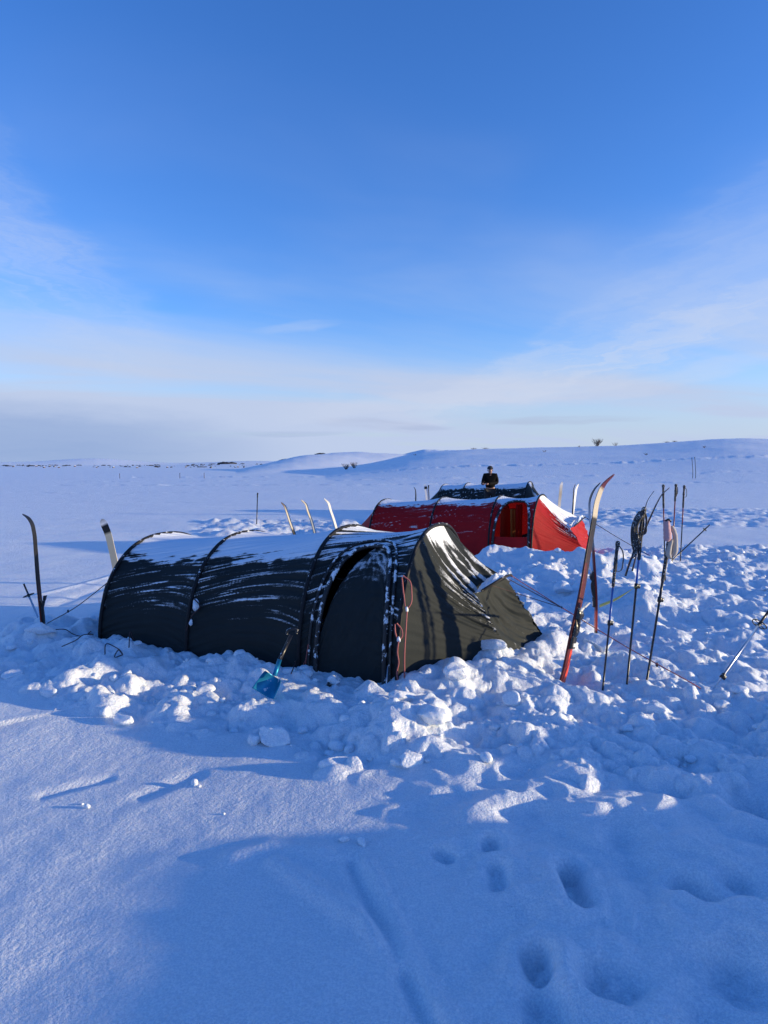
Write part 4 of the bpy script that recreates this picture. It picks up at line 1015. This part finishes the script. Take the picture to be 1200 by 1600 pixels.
bv = {'pel': (0, 0, .95), 'wa': (0, 0, 1.10), 'ch': (0, 0, 1.32), 'nk': (0, 0, 1.48), 'hd': (-.01, -.02, 1.58), 'ht': (-.01, -.02, 1.70),
      'sl': (-.19, 0, 1.42), 'el': (-.27, -.06, 1.15), 'hl': (-.22, -.30, 1.10), 'sr': (.19, 0, 1.42), 'er': (.28, -.04, 1.15), 'hr': (-.02, -.32, 1.12),
      'kl': (-.12, -.02, .50), 'fl': (-.13, 0, .08), 'tl': (-.14, -.16, .04), 'kr': (.12, -.02, .50), 'fr': (.13, 0, .08), 'tr': (.14, -.16, .04), 'hpl': (-.1, 0, .88), 'hpr': (.1, 0, .88)}
bv['er'] = (.235, -.03, 1.17); bv['el'] = (-.25, -.05, 1.17); bv['hl'] = (-.30, -.30, 1.13); bv['hr'] = (-.18, -.34, 1.13)
ks = list(bv); ed = [(ks.index(a), ks.index(b)) for a, b in (('pel','wa'),('wa','ch'),('ch','nk'),('nk','hd'),('hd','ht'),('ch','sl'),('sl','el'),('el','hl'),('ch','sr'),('sr','er'),('er','hr'),('pel','hpl'),('hpl','kl'),('kl','fl'),('fl','tl'),('pel','hpr'),('hpr','kr'),('kr','fr'),('fr','tr'))]
rad = dict(pel=(.15,.11), wa=(.14,.10), ch=(.17,.12), nk=.055, hd=(.078,.09), ht=(.06,.07), sl=.065, el=.045, hl=.03, sr=.065, er=.045, hr=.03, kl=.065, fl=.045, tl=.035, kr=.065, fr=.045, tr=.035, hpl=.09, hpr=.09)
sc_ = lambda v: tuple(q*k_ for q in v)
skin_mesh('body', [sc_(bv[k]) for k in ks], ed, [rad[k] for k in ks], M_SKIN, per)
def sub_skin(name, keys, pairs, grow, m, over={}):
    vs_ = [sc_(over.get(k, bv[k])) for k in keys]; e_ = [(keys.index(a), keys.index(b)) for a, b in pairs]
    rr = [tuple(q+grow for q in (rad[k] if isinstance(rad[k], tuple) else (rad[k], rad[k]))) for k in keys]
    skin_mesh(name, vs_, e_, rr, m, per)
sub_skin('jacket', ['pel','wa','ch','nk','sl','el','hl','sr','er','hr'], [('pel','wa'),('wa','ch'),('ch','nk'),('ch','sl'),('sl','el'),('el','hl'),('ch','sr'),('sr','er'),('er','hr')], .035, M_JACKET, {'hl': (-.30, -.24, 1.135), 'hr': (-.13, -.30, 1.13), 'nk': (0, 0, 1.47)})
sub_skin('trousers', ['pel','hpl','kl','fl','hpr','kr','fr'], [('pel','hpl'),('hpl','kl'),('kl','fl'),('pel','hpr'),('hpr','kr'),('kr','fr')], .025, M_DARK)
def ell(name, c, r, m, sub=3, cut=None):
    V, Fc = ICO[sub]; V = V*np.array(r)
    if cut is not None: V[:, 2] = np.maximum(V[:, 2], cut)
    V = V*k_+np.array(sc_(c)); me = mesh_np(name, V, Fc); o = bpy.data.objects.new(name, me); C.objects.link(o); me.materials.append(m); o.parent = per; return o
ell('beanie', (-.01, -.015, 1.665), (.105, .118, .10), M_HAT, cut=-.025)
ell('nose', (-.012, -.122, 1.60), (.012, .018, .02), M_SKIN, 2)
for s_ in (-1, 1): ell('eye', (-.01+s_*.032, -.108, 1.625), (.010, .008, .006), M_DARK, 2); ell('ear', (-.01+s_*.088, -.02, 1.60), (.012, .02, .03), M_SKIN, 2)
ell('mouth', (-.012, -.106, 1.557), (.022, .008, .005), plain('lip', (.3, .1, .09), .5), 2)
# hands: palm with five fingers each, brought together
for sgn, hx in ((1, -.30), (-1, -.18)):
    hv = [(hx, -.30, 1.13), (hx, -.37, 1.13)]; he = [(0, 1)]; hr_ = [.026, (.036, .018)]
    for q in range(4):
        fx = hx+(-.024+.016*q); i = len(hv); hv += [(fx, -.39, 1.13), (fx+sgn*.005, -.42, 1.12), (fx+sgn*.02, -.435, 1.105)]; he += [(1, i), (i, i+1), (i+1, i+2)]; hr_ += [.009, .008, .007]
    i = len(hv); hv += [(hx+sgn*.035, -.34, 1.14), (hx+sgn*.05, -.37, 1.14)]; he += [(0, i), (i, i+1)]; hr_ += [.011, .009]
    skin_mesh('hand', [sc_(v) for v in hv], he, hr_, M_SKIN, per, 1)

# ------------------------------------------------------------------ far things
def bush(px, py, Y, h, w, n, label, cat='bush', name='bare_bush', rr=.012):
    p = D(px, py, Y); z0 = gz(p.x, p.y); mb = MB(); rg = random.Random(int(px*7))
    for k in range(n):
        a = rg.uniform(-1, 1); q0 = Vector((p.x+rg.uniform(-.1, .1)*w, p.y+rg.uniform(-.2, .2)*w, z0-.1)); hh = h*rg.uniform(.6, 1)
        q2 = q0+Vector((a*w*.5, rg.uniform(-.4, .4)*w, hh+.1)); q1 = q0.lerp(q2, .5)+Vector((a*w*.08, 0, .06*h))
        mb.tube([q0, q1, q2], [rr, rr*.7, rr*.3], 4)
        for j in range(4):
            u = rg.uniform(.35, .9); s_ = q0.lerp(q2, u); mb.tube([s_, s_+Vector((rg.uniform(-.3, .3)*w, rg.uniform(-.2, .2)*w, rg.uniform(.1, .35)*h))], [rr*.5, rr*.2], 3)
    return tagit(mb.build(name, M_TWIG), label, cat, 'bare bushes on the snow slopes')
bush(933, 702, 230, 2.6, 3.4, 22, 'largest bare bush on the crest of the right hill', rr=.07)
bush(962, 700, 235, 1.3, 2.2, 7, 'sparse low bush just right of the largest crest bush', rr=.05)
for px, py, lab in ((1043,697,'low twigs on the right hill below the summit, left patch'),(1056,697,'low twigs on the right hill below the summit, right patch'),(740,706,'faint twigs at the left shoulder of the right hill'),(758,706,'faint twigs right of the shoulder twigs on the right hill')):
    bush(px, py, 240, .8, 2.5, 10, lab, rr=.04)
for px, lab in ((1127, 'dark scrub patch on the summit of the right hill'), (1147, 'dark scrub patch right of the summit scrub')):
    bush(px, 688, 262, .9, 4.5, 40, lab, rr=.10)
for px, lab in ((541, 'twiggy birch scrub at the foot of the middle hill, left clump'), (554, 'twiggy birch scrub at the foot of the middle hill, right clump')):
    bush(px, 729, 190, 1.6, 2.6, 16, lab, rr=.05)
for i, (px, y1, y0) in enumerate(((1081, 715, 738), (1085.5, 714, 737))):
    p0 = D(px+1.5, y0, 75); q = D(px, y1, 75)
    tagit(line([Vector((p0.x, p0.y, p0.z-1)), p0, q], .03, M_TWIG, 'marker_stick'), 'thin marker stick on the right slope, %s of two' % ('left' if i == 0 else 'right'), 'stick', 'thin marker sticks on the right slope')
for i, px in enumerate((187, 281, 319)):
    p0 = D(px, 743, 105); q = D(px, 736-i*.3, 105)
    z_ = gz(p0.x, p0.y)
    tagit(line([Vector((p0.x, p0.y, z_-.5)), Vector((p0.x, p0.y, z_+.75+.05*i))], .035, M_TWIG, 'marker_stick'), 'tiny marker stick on the flat lake snow, %s of three' % ('leftmost', 'middle', 'rightmost')[i], 'stick', 'marker sticks on the lake snow')
def far_scrub(name, label, n, pxr, Yr, sz, seedv):
    rg = np.random.RandomState(seedv); VV, FF, k0 = [], [], 0
    V0, F0 = ICO[1]
    for _ in range(n):
        px = pxr[0]+(pxr[1]-pxr[0])*rg.rand(); Y = Yr[0]+(Yr[1]-Yr[0])*rg.rand(); x = (px-600)/F*Y
        if perlin(np.array([px*.045]), np.array([seedv*1.3]), 3)[0] < rg.rand()*.7-.35: continue
        q = sz*(.4+rg.rand()); V = V0*np.array([q*(1+1.5*rg.rand()), q, q*.6])*(1+.25*rg.randn(len(V0), 1))+np.array([x, Y, gz(x, Y)+q*.2]); VV.append(V); FF.append(F0+k0); k0 += len(V)
    o = link(name, mesh_np(name, np.concatenate(VV), np.concatenate(FF), False), M_FARWOOD); tagit(o, label, 'scrub', kind='stuff')
for px, py, Y, lab in ((648,719,205,'tiny twigs on the left flank of the right hill'),(905,704,215,'tiny twigs below the largest crest bush'),(1100,712,150,'small twig tuft under the right summit'),(1010,716,140,'small twig tuft left of the marker sticks'),(850,712,170,'small twig tuft in the middle of the right hill')):
    bush(px, py, Y, .5, 1.1, 7, lab, rr=.025)
far_scrub('far_scrub', 'dark dotted scrub along the far shore on the left', 420, (-60, 470), (1450, 1900), 1.9, 3)
far_scrub('hill_scrub', 'dark scrub along the crest of the middle hill', 60, (436, 505), (470, 640), 1.0, 4)
far_scrub('ridge_scrub', 'dark low wood on the far ridge', 90, (345, 364), (1830, 1900), 5.0, 5)
def cabin_mesh():
    mb = MB(); mb.box((0, 0, 2.0), (4.5, 0, 0), (0, 3.2, 0), (0, 0, 2.2)); return mb.mesh('wall', False)
cw = cabin_mesh(); cw.transform(Matrix.Scale(.42, 4)); cw.materials.append(M_CABIN)
cr = bpy.data.meshes.new('roof'); cr.from_pydata([(-5, -3.8, 4.1), (5, -3.8, 4.1), (5, 3.8, 4.1), (-5, 3.8, 4.1), (-5, 0, 6.2), (5, 0, 6.2)], [], [(0, 1, 5, 4), (2, 3, 4, 5), (0, 4, 3), (1, 2, 5), (0, 3, 2, 1)]); cr.transform(Matrix.Scale(.42, 4)); cr.materials.append(M_CLOD)
for i, px in enumerate((22, 58, 70, 79, 86, 93, 118, 152, 178, 196, 215, 262, 291, 330, 372)):
    Y = 1420+90*math.sin(i*2.3); x = (px-600)/F*Y
    t_ = thing('cabin', 'tiny dark cabin on the far lake shore', 'cabin', (x, Y, gz(x, Y)), 'cabins along the far shore'); t_.rotation_euler.z = i*.7
    for nm, me in (('wall', cw), ('roof', cr)):
        o = bpy.data.objects.new(nm, me); C.objects.link(o); o.parent = t_
